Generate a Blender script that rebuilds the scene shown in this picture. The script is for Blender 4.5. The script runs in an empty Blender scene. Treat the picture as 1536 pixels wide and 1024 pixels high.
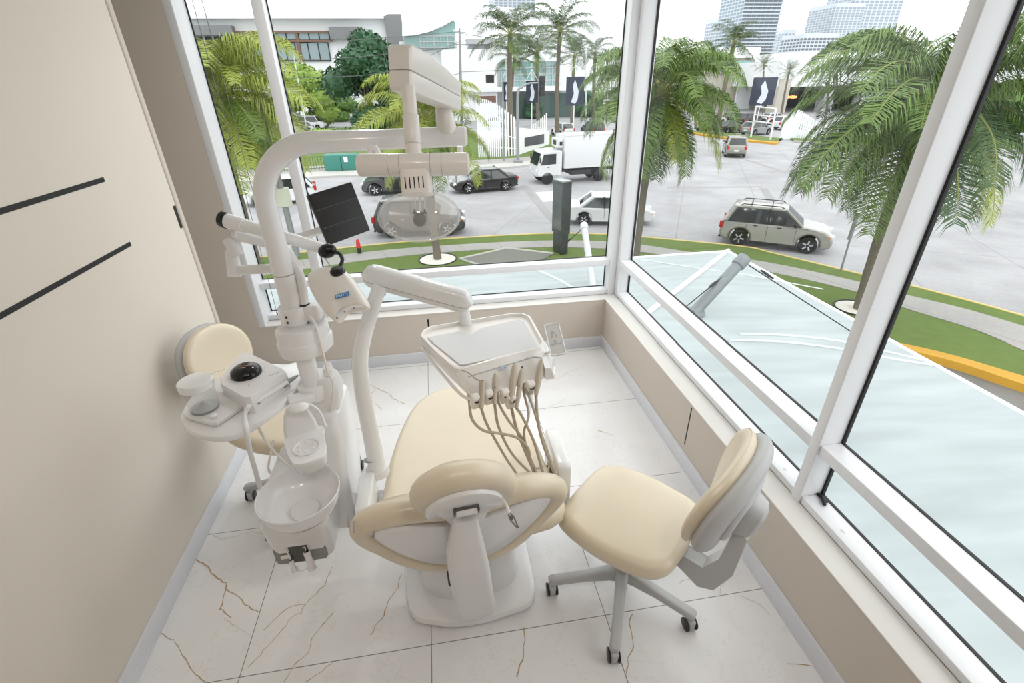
import bpy, bmesh, math, random
from mathutils import Vector, Matrix, Quaternion
R = math.radians
V = Vector
SC = bpy.context.scene
COL = SC.collection
random.seed(7)

# ------------------------------------------------------------------ camera
FPX = 722.0
PITCH, ROLL, YAW = R(28.6), R(-1.0), R(8.6)
CAMH = 2.0
_f = V((math.sin(YAW)*math.cos(PITCH), math.cos(YAW)*math.cos(PITCH), -math.sin(PITCH)))
_r0 = V((math.cos(YAW), -math.sin(YAW), 0)); _u0 = _r0.cross(_f)
_r = math.cos(ROLL)*_r0 + math.sin(ROLL)*_u0
_u = -math.sin(ROLL)*_r0 + math.cos(ROLL)*_u0
CAM = V((0, 0, CAMH))
def ray(px, py): return _r*((px-768)/FPX) + _u*((512-py)/FPX) + _f
def atz(px, py, z=0.0):
    d = ray(px, py); return CAM + d*((z-CAMH)/d.z)
def aty(px, py, y):
    d = ray(px, py); return CAM + d*(y/d.y)
def atx(px, py, x):
    d = ray(px, py); return CAM + d*(x/d.x)
def pd(px, py, dist): return CAM + ray(px, py)*dist
GZ = -4.6
def gp(px, py): return atz(px, py, GZ)
def ztop(p, py):
    # height of the point above ground position p that is seen at image row py
    q = V((p[0], p[1], 0)) - CAM; k = 512-py
    return (k*q.dot(_f)-FPX*q.dot(_u))/(FPX*_u.z-k*_f.z)
cd = bpy.data.cameras.new('camera'); co = bpy.data.objects.new('camera', cd); COL.objects.link(co)
cd.sensor_width = 36.0; cd.lens = 36.0*FPX/1536.0; cd.clip_start = 0.02; cd.clip_end = 3000
co.matrix_world = Matrix(((_r.x, _u.x, -_f.x, 0), (_r.y, _u.y, -_f.y, 0), (_r.z, _u.z, -_f.z, CAMH), (0, 0, 0, 1)))
SC.camera = co

# --------------------------------------------------------------- materials
def s2l(c): return tuple((x/12.92 if x <= 0.04045 else ((x+0.055)/1.055)**2.4) for x in c)
def rgb(r, g, b): return s2l((r/255.0, g/255.0, b/255.0))
MATS = {}
def mat(name, col, rough=0.5, metal=0.0, var=0.04, scale=8.0, bump=0.0, spec=0.5, coat=0.0, trans=None, emit=None):
    if name in MATS: return MATS[name]
    m = bpy.data.materials.new(name); m.use_nodes = True
    nt = m.node_tree; n = nt.nodes; l = nt.links
    b = n['Principled BSDF']
    b.inputs['Roughness'].default_value = rough; b.inputs['Metallic'].default_value = metal
    b.inputs['Specular IOR Level'].default_value = spec
    if coat: b.inputs['Coat Weight'].default_value = coat; b.inputs['Coat Roughness'].default_value = 0.08
    tc = n.new('ShaderNodeTexCoord'); nz = n.new('ShaderNodeTexNoise')
    nz.inputs['Scale'].default_value = scale; nz.inputs['Detail'].default_value = 4
    l.new(tc.outputs['Object'], nz.inputs['Vector'])
    mx = n.new('ShaderNodeMix'); mx.data_type = 'RGBA'
    c1 = tuple(min(1, x*(1-var)) for x in col)+(1,); c2 = tuple(min(1, x*(1+var)) for x in col)+(1,)
    mx.inputs[6].default_value = c1; mx.inputs[7].default_value = c2
    l.new(nz.outputs['Fac'], mx.inputs[0]); l.new(mx.outputs[2], b.inputs['Base Color'])
    if bump:
        bp = n.new('ShaderNodeBump'); bp.inputs['Strength'].default_value = bump; bp.inputs['Distance'].default_value = 0.01
        l.new(nz.outputs['Fac'], bp.inputs['Height']); l.new(bp.outputs['Normal'], b.inputs['Normal'])
    if emit: b.inputs['Emission Color'].default_value = tuple(emit[:3])+(1,); b.inputs['Emission Strength'].default_value = emit[3]
    m.diffuse_color = tuple(col)+(1,)
    MATS[name] = m; return m
def glass(name, tint=(1, 1, 1), refl=0.06, haze=0.0, hazecol=(0.8, 0.85, 0.88), rough=0.02, refl_streak=0.0):
    """clear sheet: straight-through transmission, a fresnel mirror, and optionally milky scatter"""
    if name in MATS: return MATS[name]
    m = bpy.data.materials.new(name); m.use_nodes = True
    nt = m.node_tree; n = nt.nodes; l = nt.links
    for x in list(n): n.remove(x)
    o = n.new('ShaderNodeOutputMaterial'); t = n.new('ShaderNodeBsdfTransparent'); t.inputs[0].default_value = tint+(1,)
    g = n.new('ShaderNodeBsdfGlossy'); g.inputs['Roughness'].default_value = rough
    fr = n.new('ShaderNodeLayerWeight'); fr.inputs[0].default_value = 0.25
    mp = n.new('ShaderNodeMath'); mp.operation = 'MULTIPLY_ADD'; mp.inputs[1].default_value = 0.35; mp.inputs[2].default_value = refl*0.3
    l.new(fr.outputs['Facing'], mp.inputs[0])
    pw = n.new('ShaderNodeMath'); pw.operation = 'POWER'; pw.inputs[1].default_value = 3.0
    l.new(fr.outputs['Facing'], pw.inputs[0]); l.new(pw.outputs[0], mp.inputs[0])
    m1 = n.new('ShaderNodeMixShader'); l.new(mp.outputs[0], m1.inputs[0]); l.new(t.outputs[0], m1.inputs[1]); l.new(g.outputs[0], m1.inputs[2])
    last = m1
    if haze:
        d = n.new('ShaderNodeBsdfDiffuse'); d.inputs[0].default_value = hazecol+(1,)
        tl = n.new('ShaderNodeBsdfTranslucent'); tl.inputs[0].default_value = hazecol+(1,)
        md = n.new('ShaderNodeMixShader'); md.inputs[0].default_value = 0.5
        if refl_streak:
            tc = n.new('ShaderNodeTexCoord'); mp2 = n.new('ShaderNodeMapping'); mp2.inputs['Scale'].default_value = (0.7, 5.0, 1.0); nz = n.new('ShaderNodeTexNoise'); nz.inputs['Scale'].default_value = 1.3; nz.inputs['Detail'].default_value = 6
            l.new(tc.outputs['Object'], mp2.inputs[0]); l.new(mp2.outputs[0], nz.inputs['Vector']); cr = n.new('ShaderNodeValToRGB'); cr.color_ramp.elements[0].position = 0.32; cr.color_ramp.elements[1].position = 0.68
            cr.color_ramp.elements[0].color = tuple(c*(1-refl_streak) for c in hazecol)+(1,); cr.color_ramp.elements[1].color = tuple(min(1, c*(1+refl_streak*0.5)) for c in hazecol)+(1,)
            l.new(nz.outputs['Fac'], cr.inputs[0]); l.new(cr.outputs[0], d.inputs[0]); l.new(cr.outputs[0], tl.inputs[0])
        l.new(d.outputs[0], md.inputs[1]); l.new(tl.outputs[0], md.inputs[2])
        m2 = n.new('ShaderNodeMixShader'); m2.inputs[0].default_value = haze
        l.new(m1.outputs[0], m2.inputs[1]); l.new(md.outputs[0], m2.inputs[2]); last = m2
    l.new(last.outputs[0], o.inputs[0]); MATS[name] = m; return m

# ------------------------------------------------------------ mesh builder
def frame(n, up=V((0, 0, 1))):
    n = V(n).normalized(); a = V(up) - n*V(up).dot(n)
    if a.length < 1e-4: a = V((1, 0, 0)) - n*n.x
    v = a.normalized(); u = v.cross(n); return u, v, n
class MB:
    def __init__(s): s.bm = bmesh.new(); s.mi = 0
    def _f(s, vs):
        try:
            f = s.bm.faces.new(vs); f.material_index = s.mi; return f
        except ValueError: return None
    def slot(s, i): s.mi = i; return s
    def loft(s, rings, closed=True, caps=True):
        vr = [[s.bm.verts.new(p) for p in r] for r in rings]
        n = len(vr[0])
        for a, b in zip(vr, vr[1:]):
            for i in range(n if closed else n-1):
                j = (i+1) % n; s._f((a[i], a[j], b[j], b[i]))
        if caps and closed:
            s._f(vr[0][::-1]); s._f(vr[-1])
        return s
    def box(s, c, size, rot=None, bev=0.0):
        m = rot if rot is not None else Matrix.Identity(3)
        if not isinstance(m, Matrix): m = Matrix.Rotation(m, 3, 'Z')
        c = V(c); h = V(size)/2
        if bev <= 0:
            rings = []
            for z in (-h.z, h.z): rings.append([c+m@V((x, y, z)) for x, y in ((-h.x, -h.y), (h.x, -h.y), (h.x, h.y), (-h.x, h.y))])
            return s.loft(rings)
        b = min(bev, h.x*0.98, h.y*0.98, h.z*0.98)
        rings = []
        def rr(hx, hy, r, z):
            pts = []
            for cx, cy, a0 in ((hx-r, hy-r, 0), (-hx+r, hy-r, 90), (-hx+r, -hy+r, 180), (hx-r, -hy+r, 270)):
                for k in range(4):
                    a = R(a0+30*k); pts.append(c+m@V((cx+r*math.cos(a), cy+r*math.sin(a), z)))
            return pts
        for k in range(4):
            a = R(30*k); d = b*(1-math.sin(a)); rings.append(rr(h.x-d, h.y-d, max(b-d, b*0.05), -h.z+b*(1-math.cos(a))))
        for k in range(3, -1, -1):
            a = R(30*k); d = b*(1-math.sin(a)); rings.append(rr(h.x-d, h.y-d, max(b-d, b*0.05), h.z-b*(1-math.cos(a))))
        return s.loft(rings)
    def boxp(s, p0, p1, bev=0.0):
        p0 = V(p0); p1 = V(p1); d = p1-p0
        return s.box((p0+p1)/2, (abs(d.x), abs(d.y), abs(d.z)), None, bev)
    def cyl(s, p0, p1, r0, r1=None, seg=20, bev=0.0):
        r1 = r0 if r1 is None else r1; p0 = V(p0); p1 = V(p1); n = (p1-p0); L = n.length; u, v, n = frame(n)
        st = [(0, r0), (L, r1)]
        if bev: st = [(0, r0-bev), (bev*0.3, r0-bev*0.3), (bev, r0), (L-bev, r1), (L-bev*0.3, r1-bev*0.3), (L, r1-bev)]
        return s.loft([[p0+n*t+(u*math.cos(2*math.pi*i/seg)+v*math.sin(2*math.pi*i/seg))*r for i in range(seg)] for t, r in st])
    def lathe(s, prof, c=(0, 0, 0), axis=(0, 0, 1), seg=32, sx=1.0, sy=1.0, caps=True, up=(0, 1, 0)):
        u, v, n = frame(axis, up); c = V(c)
        return s.loft([[c+n*z+u*(r*sx*math.cos(2*math.pi*i/seg))+v*(r*sy*math.sin(2*math.pi*i/seg)) for i in range(seg)] for r, z in prof], caps=caps)
    def tube(s, pts, r, seg=10, caps=True, smooth=0, flat=1.0):
        pts = [V(p) for p in pts]
        if smooth: pts = spline(pts, smooth)
        n = len(pts); rs = r if isinstance(r, (list, tuple)) else [r]*n
        if len(rs) != n: rs = [rs[min(len(rs)-1, 0)] + (rs[-1]-rs[0])*i/(n-1) for i in range(n)]
        t = [(pts[min(i+1, n-1)]-pts[max(i-1, 0)]).normalized() for i in range(n)]
        u, v, _ = frame(t[0]); rings = []
        for i in range(n):
            u = (u - t[i]*u.dot(t[i])).normalized(); v = t[i].cross(u)
            rings.append([pts[i]+(u*math.cos(2*math.pi*k/seg)+v*flat*math.sin(2*math.pi*k/seg))*rs[i] for k in range(seg)])
        return s.loft(rings, caps=caps)
    def ball(s, c, r, seg=20, rings=12, rot=None):
        c = V(c); r = V(r) if not isinstance(r, (int, float)) else V((r, r, r)); m = rot or Matrix.Identity(3)
        return s.loft([[c+m@V((r.x*math.sin(a)*math.cos(2*math.pi*i/seg), r.y*math.sin(a)*math.sin(2*math.pi*i/seg), -r.z*math.cos(a))) for i in range(seg)]
                       for a in [max(0.02, min(math.pi-0.02, math.pi*k/rings)) for k in range(rings+1)]])
    def pillow(s, out, o, u, v, n, t, r=None, crown=0.0, bow=None, steps=5, back=0.0):
        """rounded slab on a convex 2D outline: thickness t along n, edge radius r, domed front"""
        r = t/2 if r is None else r; o = V(o); cx = sum(p[0] for p in out)/len(out); cy = sum(p[1] for p in out)/len(out)
        sz = min(max(abs(p[0]-cx) for p in out), max(abs(p[1]-cy) for p in out))
        def ring(ins, h):
            k = 1-ins/sz; res = []
            for x, y in out:
                X = cx+(x-cx)*k; Y = cy+(y-cy)*k; hh = h + (bow(X, Y) if bow else 0)
                res.append(o+u*X+v*Y+n*hh)
            return res
        rings = []
        for f in (0.93, 0.6, 0.3): rings.append(ring(r+(sz-r)*f, -back*f))
        for i in range(steps+1):
            a = math.pi/2*i/steps; rings.append(ring(r*(1-math.sin(a)), r*(1-math.cos(a))))
        for i in range(steps+1):
            a = math.pi/2*(1-i/steps); rings.append(ring(r*(1-math.sin(a)), t-r*(1-math.cos(a))))
        for f in (0.2, 0.45, 0.7, 0.93): rings.append(ring(r+(sz-r)*f, t+crown*(1-(1-f)**2)))
        return s.loft(rings)
    def prism(s, out, o, u, v, n, t, bev=0.0):
        o = V(o)
        if not bev: return s.loft([[o+u*x+v*y+n*h for x, y in out] for h in (0, t)])
        cx = sum(p[0] for p in out)/len(out); cy = sum(p[1] for p in out)/len(out); sz = max(1e-6, min(max(abs(p[0]-cx) for p in out), max(abs(p[1]-cy) for p in out)))
        st = [(bev, 0), (bev*0.3, bev*0.3), (0, bev), (0, t-bev), (bev*0.3, t-bev*0.3), (bev, t)]
        return s.loft([[o+u*(cx+(x-cx)*(1-i/sz))+v*(cy+(y-cy)*(1-i/sz))+n*h for x, y in out] for i, h in st])
    def quad(s, a, b, c, d): s._f([s.bm.verts.new(V(p)) for p in (a, b, c, d)]); return s
    def poly(s, pts): s._f([s.bm.verts.new(V(p)) for p in pts]); return s
    def ribbon(s, pts, w, n=V((0, 0, 1))):
        pts = [V(p) for p in pts]; m = len(pts); L = []; Rr = []
        for i in range(m):
            t = (pts[min(i+1, m-1)]-pts[max(i-1, 0)]).normalized(); q = n.cross(t).normalized()
            ww = w[i] if isinstance(w, (list, tuple)) else w
            L.append(s.bm.verts.new(pts[i]+q*ww/2)); Rr.append(s.bm.verts.new(pts[i]-q*ww/2))
        for i in range(m-1): s._f((L[i], Rr[i], Rr[i+1], L[i+1]))
        return s
    def build(s, name, m, parent=None, smooth=True, sub=0, ang=38, local=False, recalc=True):
        if recalc: bmesh.ops.recalc_face_normals(s.bm, faces=s.bm.faces)
        me = bpy.data.meshes.new(name); root = parent
        while root is not None and root.parent is not None: root = root.parent
        if root is not None and not local:
            bmesh.ops.translate(s.bm, verts=s.bm.verts, vec=-root.location)
        off = None
        if root is None:
            xs = [v.co for v in s.bm.verts]
            off = V(((min(c.x for c in xs)+max(c.x for c in xs))/2, (min(c.y for c in xs)+max(c.y for c in xs))/2, min(c.z for c in xs)))
            if not local: bmesh.ops.translate(s.bm, verts=s.bm.verts, vec=-off)
            else: off = None
        s.bm.to_mesh(me); s.bm.free()
        for mm in (m if isinstance(m, (list, tuple)) else [m]): me.materials.append(mm)
        if smooth:
            for p in me.polygons: p.use_smooth = True
            me.set_sharp_from_angle(angle=R(ang))
        o = bpy.data.objects.new(name, me); COL.objects.link(o)
        if parent is not None: o.parent = parent
        elif off is not None: o.location = off
        if sub:
            md = o.modifiers.new('sub', 'SUBSURF'); md.levels = sub; md.render_levels = sub
        return o
def spline(pts, k=8):
    P = [V(p) for p in pts]; P = [P[0]*2-P[1]]+P+[P[-1]*2-P[-2]]; out = []
    for i in range(1, len(P)-2):
        a, b, c, d = P[i-1:i+3]
        for j in range(k):
            t = j/k
            out.append(0.5*((2*b)+(c-a)*t+(2*a-5*b+4*c-d)*t*t+(3*b-a-3*c+d)*t**3))
    out.append(P[-2]); return out
def superell(a, b, n=2.5, seg=40, taper=0.0):
    o = []
    for i in range(seg):
        t = 2*math.pi*i/seg; c, s_ = math.cos(t), math.sin(t)
        x = a*math.copysign(abs(c)**(2/n), c); y = b*math.copysign(abs(s_)**(2/n), s_)
        o.append((x*(1+taper*y/b), y))
    return o
def rrect(w, h, r, k=5):
    o = []
    for cx, cy, a0 in ((w/2-r, h/2-r, 0), (-w/2+r, h/2-r, 90), (-w/2+r, -h/2+r, 180), (w/2-r, -h/2+r, 270)):
        for i in range(k+1):
            a = R(a0+90*i/k); o.append((cx+r*math.cos(a), cy+r*math.sin(a)))
    return o
def thing(name, label, cat, loc, rz=0.0, group=None):
    o = bpy.data.objects.new(name, None); COL.objects.link(o); o.location = V(loc); o.rotation_euler = (0, 0, rz)
    o.empty_display_size = 0.1
    o['label'] = label; o['category'] = cat
    if group: o['group'] = group
    return o
def tag(o, label, cat, group=None, kind=None):
    o['label'] = label; o['category'] = cat
    if group: o['group'] = group
    if kind: o['kind'] = kind
    return o
def struct(o, label=None):
    o['kind'] = 'structure'
    if label: o['label'] = label
    return o
def children(o, allo=None): return [c for c in bpy.data.objects if c.parent == o]
def copy_tree(o, loc=None, rz=None, label=None, parent=None):
    c = o.copy(); COL.objects.link(c)
    if parent is not None: c.parent = parent
    if loc is not None: c.location = loc
    if rz is not None: c.rotation_euler = (0, 0, rz)
    if label: c['label'] = label
    for ch in list(o.children): copy_tree(ch, parent=c)
    return c
FONT = {'A': '0110 1001 1111 1001 1001', 'E': '1111 1000 1110 1000 1111', 'I': '111 010 010 010 111', 'N': '1001 1101 1011 1001 1001', 'S': '0111 1000 0110 0001 1110',
        'L': '1000 1000 1000 1000 1111', 'O': '0110 1001 1001 1001 0110', 'R': '1110 1001 1110 1010 1001', 'T': '111 010 010 010 010', 'D': '1110 1001 1001 1001 1110', 'C': '0111 1000 1000 1000 0111', 'U': '1001 1001 1001 1001 0110'}
# =============================================================== ROOM SHELL
Y0, Y1, X0, X1 = 3.52, 3.62, 1.394, 1.495
XL, XR, YB, ZS = -1.298, 1.288, 3.42, 0.42
YN = -2.6                      # end of the room behind the viewpoint
M_wall = mat('painted_wall', rgb(226, 218, 207), 0.75, var=0.015, scale=3)
M_wall2 = mat('painted_parapet', rgb(210, 200, 189), 0.7, var=0.015, scale=3)
M_sill = mat('sill_paint', rgb(232, 229, 224), 0.5, var=0.02)
M_alu = mat('white_aluminium', rgb(232, 233, 236), 0.32, var=0.02, spec=0.5)
M_alug = mat('grey_aluminium', rgb(196, 197, 200), 0.35, var=0.03)
M_black = mat('black_rubber', rgb(14, 14, 15), 0.55, var=0.1)
M_strip = mat('black_inlay', rgb(10, 10, 10), 0.45, var=0.1)
M_ceil = mat('ceiling_paint', rgb(224, 223, 220), 0.8, var=0.01)
M_grout = mat('grout', rgb(120, 116, 112), 0.8)
M_vein = mat('vein_tan', rgb(186, 158, 122), 0.3, var=0.2, scale=30)
M_vein2 = mat('vein_grey', rgb(206, 201, 193), 0.3, var=0.12, scale=30)
M_cap = mat('screw_cap_plastic', rgb(238, 238, 240), 0.4)

def marble(name, base, tiles=False):
    m = bpy.data.materials.new(name); m.use_nodes = True
    nt = m.node_tree; n = nt.nodes; l = nt.links; b = n['Principled BSDF']
    b.inputs['Roughness'].default_value = 0.16; b.inputs['Specular IOR Level'].default_value = 0.5
    g = n.new('ShaderNodeNewGeometry')
    nz = n.new('ShaderNodeTexNoise'); nz.inputs['Scale'].default_value = 2.2; nz.inputs['Detail'].default_value = 5
    l.new(g.outputs['Position'], nz.inputs['Vector'])
    cr = n.new('ShaderNodeValToRGB'); cr.color_ramp.elements[0].position = 0.3; cr.color_ramp.elements[1].position = 0.7
    cr.color_ramp.elements[0].color = tuple(c*0.95 for c in base)+(1,); cr.color_ramp.elements[1].color = tuple(base)+(1,)
    l.new(nz.outputs['Fac'], cr.inputs[0])
    # faint hairline veining
    nd = n.new('ShaderNodeTexNoise'); nd.inputs['Scale'].default_value = 3.0; nd.inputs['Detail'].default_value = 6; nd.inputs['Roughness'].default_value = 0.65
    l.new(g.outputs['Position'], nd.inputs['Vector'])
    ab = n.new('ShaderNodeMath'); ab.operation = 'SUBTRACT'; ab.inputs[1].default_value = 0.52; l.new(nd.outputs['Fac'], ab.inputs[0])
    aa = n.new('ShaderNodeMath'); aa.operation = 'ABSOLUTE'; l.new(ab.outputs[0], aa.inputs[0])
    lt = n.new('ShaderNodeMapRange'); lt.inputs[1].default_value = 0.0; lt.inputs[2].default_value = 0.006; lt.inputs[3].default_value = 0.16; lt.inputs[4].default_value = 0.0
    l.new(aa.outputs[0], lt.inputs[0])
    mx = n.new('ShaderNodeMix'); mx.data_type = 'RGBA'; mx.inputs[7].default_value = rgb(168, 150, 128)+(1,)
    l.new(lt.outputs[0], mx.inputs[0]); l.new(cr.outputs[0], mx.inputs[6]); last = mx.outputs[2]
    if tiles:
        sx = n.new('ShaderNodeSeparateXYZ'); l.new(g.outputs['Position'], sx.inputs[0])
        masks = []
        for ax, off in (('X', -0.905-7.3), ('Y', 1.163-7.35)):
            st = 0.73 if ax == 'X' else 0.735
            a = n.new('ShaderNodeMath'); a.operation = 'SUBTRACT'; a.inputs[1].default_value = off; l.new(sx.outputs[ax], a.inputs[0])
            d = n.new('ShaderNodeMath'); d.operation = 'DIVIDE'; d.inputs[1].default_value = st; l.new(a.outputs[0], d.inputs[0])
            f = n.new('ShaderNodeMath'); f.operation = 'FRACT'; l.new(d.outputs[0], f.inputs[0])
            p = n.new('ShaderNodeMath'); p.operation = 'PINGPONG'; p.inputs[1].default_value = 0.5; l.new(f.outputs[0], p.inputs[0])
            c = n.new('ShaderNodeMath'); c.operation = 'LESS_THAN'; c.inputs[1].default_value = 0.0021; l.new(p.outputs[0], c.inputs[0])
            masks.append(c)
        mm = n.new('ShaderNodeMath'); mm.operation = 'MAXIMUM'; l.new(masks[0].outputs[0], mm.inputs[0]); l.new(masks[1].outputs[0], mm.inputs[1])
        m2 = n.new('ShaderNodeMix'); m2.data_type = 'RGBA'; m2.inputs[7].default_value = rgb(128, 122, 116)+(1,)
        l.new(mm.outputs[0], m2.inputs[0]); l.new(last, m2.inputs[6]); last = m2.outputs[2]
    l.new(last, b.inputs['Base Color']); MATS[name] = m; return m
M_floor = marble('marble_tiles', rgb(241, 240, 240), True)
M_base = marble('marble_skirting', rgb(224, 226, 232))

fl = MB(); fl.boxp((-2.3, YN, -0.2), (XR+0.2, YB+0.2, 0.0))
rnd = random.Random(3)
def vein(pts, w, slot):
    fl.slot(slot); P = [atz(x, y, 0.0006) for x, y in pts]; Q = []
    for a, b in zip(P, P[1:]):
        k = max(2, int((b-a).length/0.018))
        for i in range(k):
            q = a.lerp(b, i/k); j = 0.0045
            Q.append(q+V((rnd.uniform(-j, j), rnd.uniform(-j, j), 0)))
    Q.append(P[-1]); fl.ribbon(Q, [w*rnd.uniform(0.35, 1.1) for _ in Q]); fl.slot(0)
def crop(ox, oy, s, pts): return [(ox+x/s, oy+y/s) for x, y in pts]
for pts, w, sl in (
    (crop(100, 700, 3.16, [(605, 435), (660, 462), (690, 510), (755, 550), (750, 590), (730, 670), (745, 685), (780, 715)]), 0.006, 1),
    (crop(100, 700, 3.16, [(755, 583), (795, 600), (850, 650), (910, 688)]), 0.005, 1),
    (crop(100, 700, 3.16, [(435, 785), (510, 820), (550, 890), (575, 930), (610, 980), (660, 1020)]), 0.004, 1),
    (crop(100, 700, 3.16, [(1260, 470), (1220, 560), (1130, 650), (1040, 670), (930, 775)]), 0.0035, 1),
    (crop(100, 700, 3.16, [(1130, 650), (1110, 690), (1070, 710), (990, 810), (860, 950)]), 0.0035, 1),
    (crop(100, 700, 3.16, [(1264, 690), (1210, 750), (1160, 820), (1140, 885), (1070, 950), (1030, 1020)]), 0.004, 1),
    (crop(100, 700, 3.16, [(665, 310), (740, 345), (810, 325), (880, 305), (950, 320)]), 0.004, 2),
    (crop(100, 700, 3.16, [(1264, 920), (1230, 950), (1160, 1000), (1130, 1020)]), 0.004, 1),
    (crop(100, 700, 3.16, [(740, 715), (800, 760), (870, 795)]), 0.003, 2),
    ([(602, 861), (595, 885), (585, 897), (575, 922), (555, 952)], 0.004, 1),
    (crop(780, 780, 4, [(20, 645), (30, 720), (20, 800), (0, 870), (-20, 940)]), 0.006, 1),
    (crop(780, 780, 4, [(675, 560), (660, 610), (675, 700), (675, 760), (650, 830), (640, 930)]), 0.005, 1),
    (crop(780, 780, 4, [(1235, 355), (1205, 400), (1200, 460)]), 0.004, 2), (crop(780, 780, 4, [(950, 375), (1010, 350), (1060, 330)]), 0.004, 2),
    (crop(780, 780, 4, [(1320, 450), (1420, 490), (1500, 570)]), 0.004, 2),
    (crop(500, 540, 4, [(195, 125), (255, 165), (205, 235)]), 0.006, 1), (crop(500, 540, 4, [(255, 165), (330, 195), (360, 230), (430, 260)]), 0.006, 1),
    (crop(500, 540, 4, [(205, 250), (270, 270), (290, 300)]), 0.005, 1), (crop(500, 540, 4, [(1250, 130), (1350, 105), (1440, 60), (1510, 35)]), 0.005, 2),
    (crop(500, 540, 4, [(1250, 300), (1350, 260), (1400, 225)]), 0.005, 2), (crop(500, 540, 4, [(500, 20), (520, 60), (560, 85)]), 0.005, 2),
    (crop(780, 580, 4, [(470, 260), (520, 275), (560, 295)]), 0.006, 1),
    (crop(1150, 640, 2.666, [(80, 942), (120, 945), (175, 955)]), 0.005, 1)):
    vein(pts, w, sl)
struct(fl.build('floor', [M_floor, M_vein, M_vein2], smooth=False))

b = MB(); b.boxp((XL-0.14, YN, 0), (XL, 2.70, 2.75)); struct(b.build('wall_left', M_wall, smooth=False))
b = MB(); b.boxp((XL-0.14, 2.708, 0), (XL+0.004, 2.75, 2.75), 0.012); struct(b.build('trim_1', M_wall2))
b = MB(); b.boxp((XL-0.13, 2.70, 0), (XL-0.006, 2.708, 2.75)); struct(b.build('trim_2', M_grout, smooth=False))
b = MB(); b.boxp((-2.3, 2.2, 0), (-2.15, YB, 2.75)); struct(b.build('wall_niche', M_wall, smooth=False))
b = MB(); b.boxp((-2.15, 2.2, 0), (XL-0.14, 2.3, 2.75)); struct(b.build('wall_return', M_wall, smooth=False))
b = MB(); b.boxp((-2.3, YB, 0), (1.498, Y1, ZS), 0.002); struct(b.build('wall_back', M_wall2, smooth=False))
b = MB(); b.boxp((XR, YN, 0), (X1, YB-0.001, ZS), 0.002); struct(b.build('wall_right', M_wall2, smooth=False))
b = MB(); b.boxp((-2.3, YB, ZS), (-1.367, YB+0.24, 2.75)); struct(b.build('wall_pilaster', M_wall2, smooth=False))
b = MB(); b.boxp((-2.3, YN-0.12, -0.2), (1.7, YN, 2.75)); struct(b.build('wall_near', mat('near_wall_paint', rgb(190, 180, 170), 0.7), smooth=False))
b = MB(); b.boxp((-2.3, YN-0.12, 2.75), (1.7, YB+0.24, 2.95)); struct(b.build('ceiling', M_ceil, smooth=False))
# sills
b = MB(); b.boxp((-1.367, YB-0.004, ZS), (1.39, YB+0.1, ZS+0.006), 0.003); struct(b.build('trim_3', M_sill))
b = MB(); b.boxp((XR-0.004, 0.155, ZS), (1.394, YB-0.005, ZS+0.006), 0.003); struct(b.build('trim_4', M_sill))
# skirting
b = MB(); b.boxp((XL, YN, 0), (XL+0.012, 2.75, 0.1), 0.002); struct(b.build('baseboard_left', M_base))
b = MB(); b.boxp((-2.15, YB-0.012, 0), (XR, YB, 0.095), 0.002); struct(b.build('baseboard_back', M_base))
b = MB(); b.boxp((XR-0.012, YN, 0), (XR, YB-0.013, 0.1), 0.002); struct(b.build('baseboard_right', M_base))

# window frames: y 3.52-3.62 at the back, x 1.395-1.495 on the right
G_win = glass('window_glass', (0.97, 0.985, 0.985), refl=0.05)
Y0, Y1, X0, X1 = 3.52, 3.62, 1.394, 1.495
ZR, ZT = 0.722, 2.62
def window(n): 
    o = bpy.data.objects.new('window_%d' % n, None); COL.objects.link(o); o['kind'] = 'structure'; o.empty_display_size = 0.1; return o
def post(name, p0, p1):
    b = MB(); b.boxp(p0, p1, 0.003); return struct(b.build(name, M_alu))
post('trim_5', (-1.367, Y0-0.1, ZS+0.006), (-1.318, Y1, 2.75))
post('trim_6', (-0.938, Y0, ZS+0.006), (-0.875, Y1, 2.75))
cp = MB(); cp.boxp((1.333, Y0-0.012, ZS), (1.392, Y1, 2.75), 0.003); cp.boxp((1.392, 3.455, ZS), (1.50, Y1, 2.75), 0.003); struct(cp.build('trim_7', M_alu))
post('trim_8', (1.386, 1.243, ZS), (X1, 1.288, 2.75))
post('trim_9', (1.386, 0.155, ZS), (X1, 0.20, 2.75))
b = MB(); b.boxp((XR, YN, ZS), (X1, 0.155, 2.75)); struct(b.build('wall_right_lightblock', M_wall2, smooth=False))  # unseen solid wall, added to cut window light on the near side
def back_window(n, xa, xb):
    w = window(n)
    b = MB(); b.boxp((xa, Y0, ZS+0.006), (xb, Y1, ZS+0.045), 0.003); b.boxp((xa, Y0, ZT), (xb, Y1, 2.75), 0.003); b.build('bottom_rail', M_alu, w)
    b = MB(); b.boxp((xa, Y0, ZR-0.05), (xb, Y1, ZR), 0.003); b.build('middle_rail', M_alu, w)
    b = MB()
    for z0, z1 in ((ZS+0.045, ZR-0.05), (ZR, ZT)):
        b.boxp((xa, Y1-0.016, z0), (xa+0.006, Y1-0.004, z1)); b.boxp((xb-0.006, Y1-0.016, z0), (xb, Y1-0.004, z1)); b.boxp((xa, Y1-0.016, z0), (xb, Y1-0.004, z0+0.004))
    b.build('gasket', M_black, w, smooth=False)
    for z0, z1 in ((ZS+0.045, ZR-0.05), (ZR, ZT)):
        b = MB(); b.boxp((xa, Y1-0.013, z0), (xb, Y1-0.007, z1)); b.build('pane', G_win, w, smooth=False)
    return w
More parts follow.
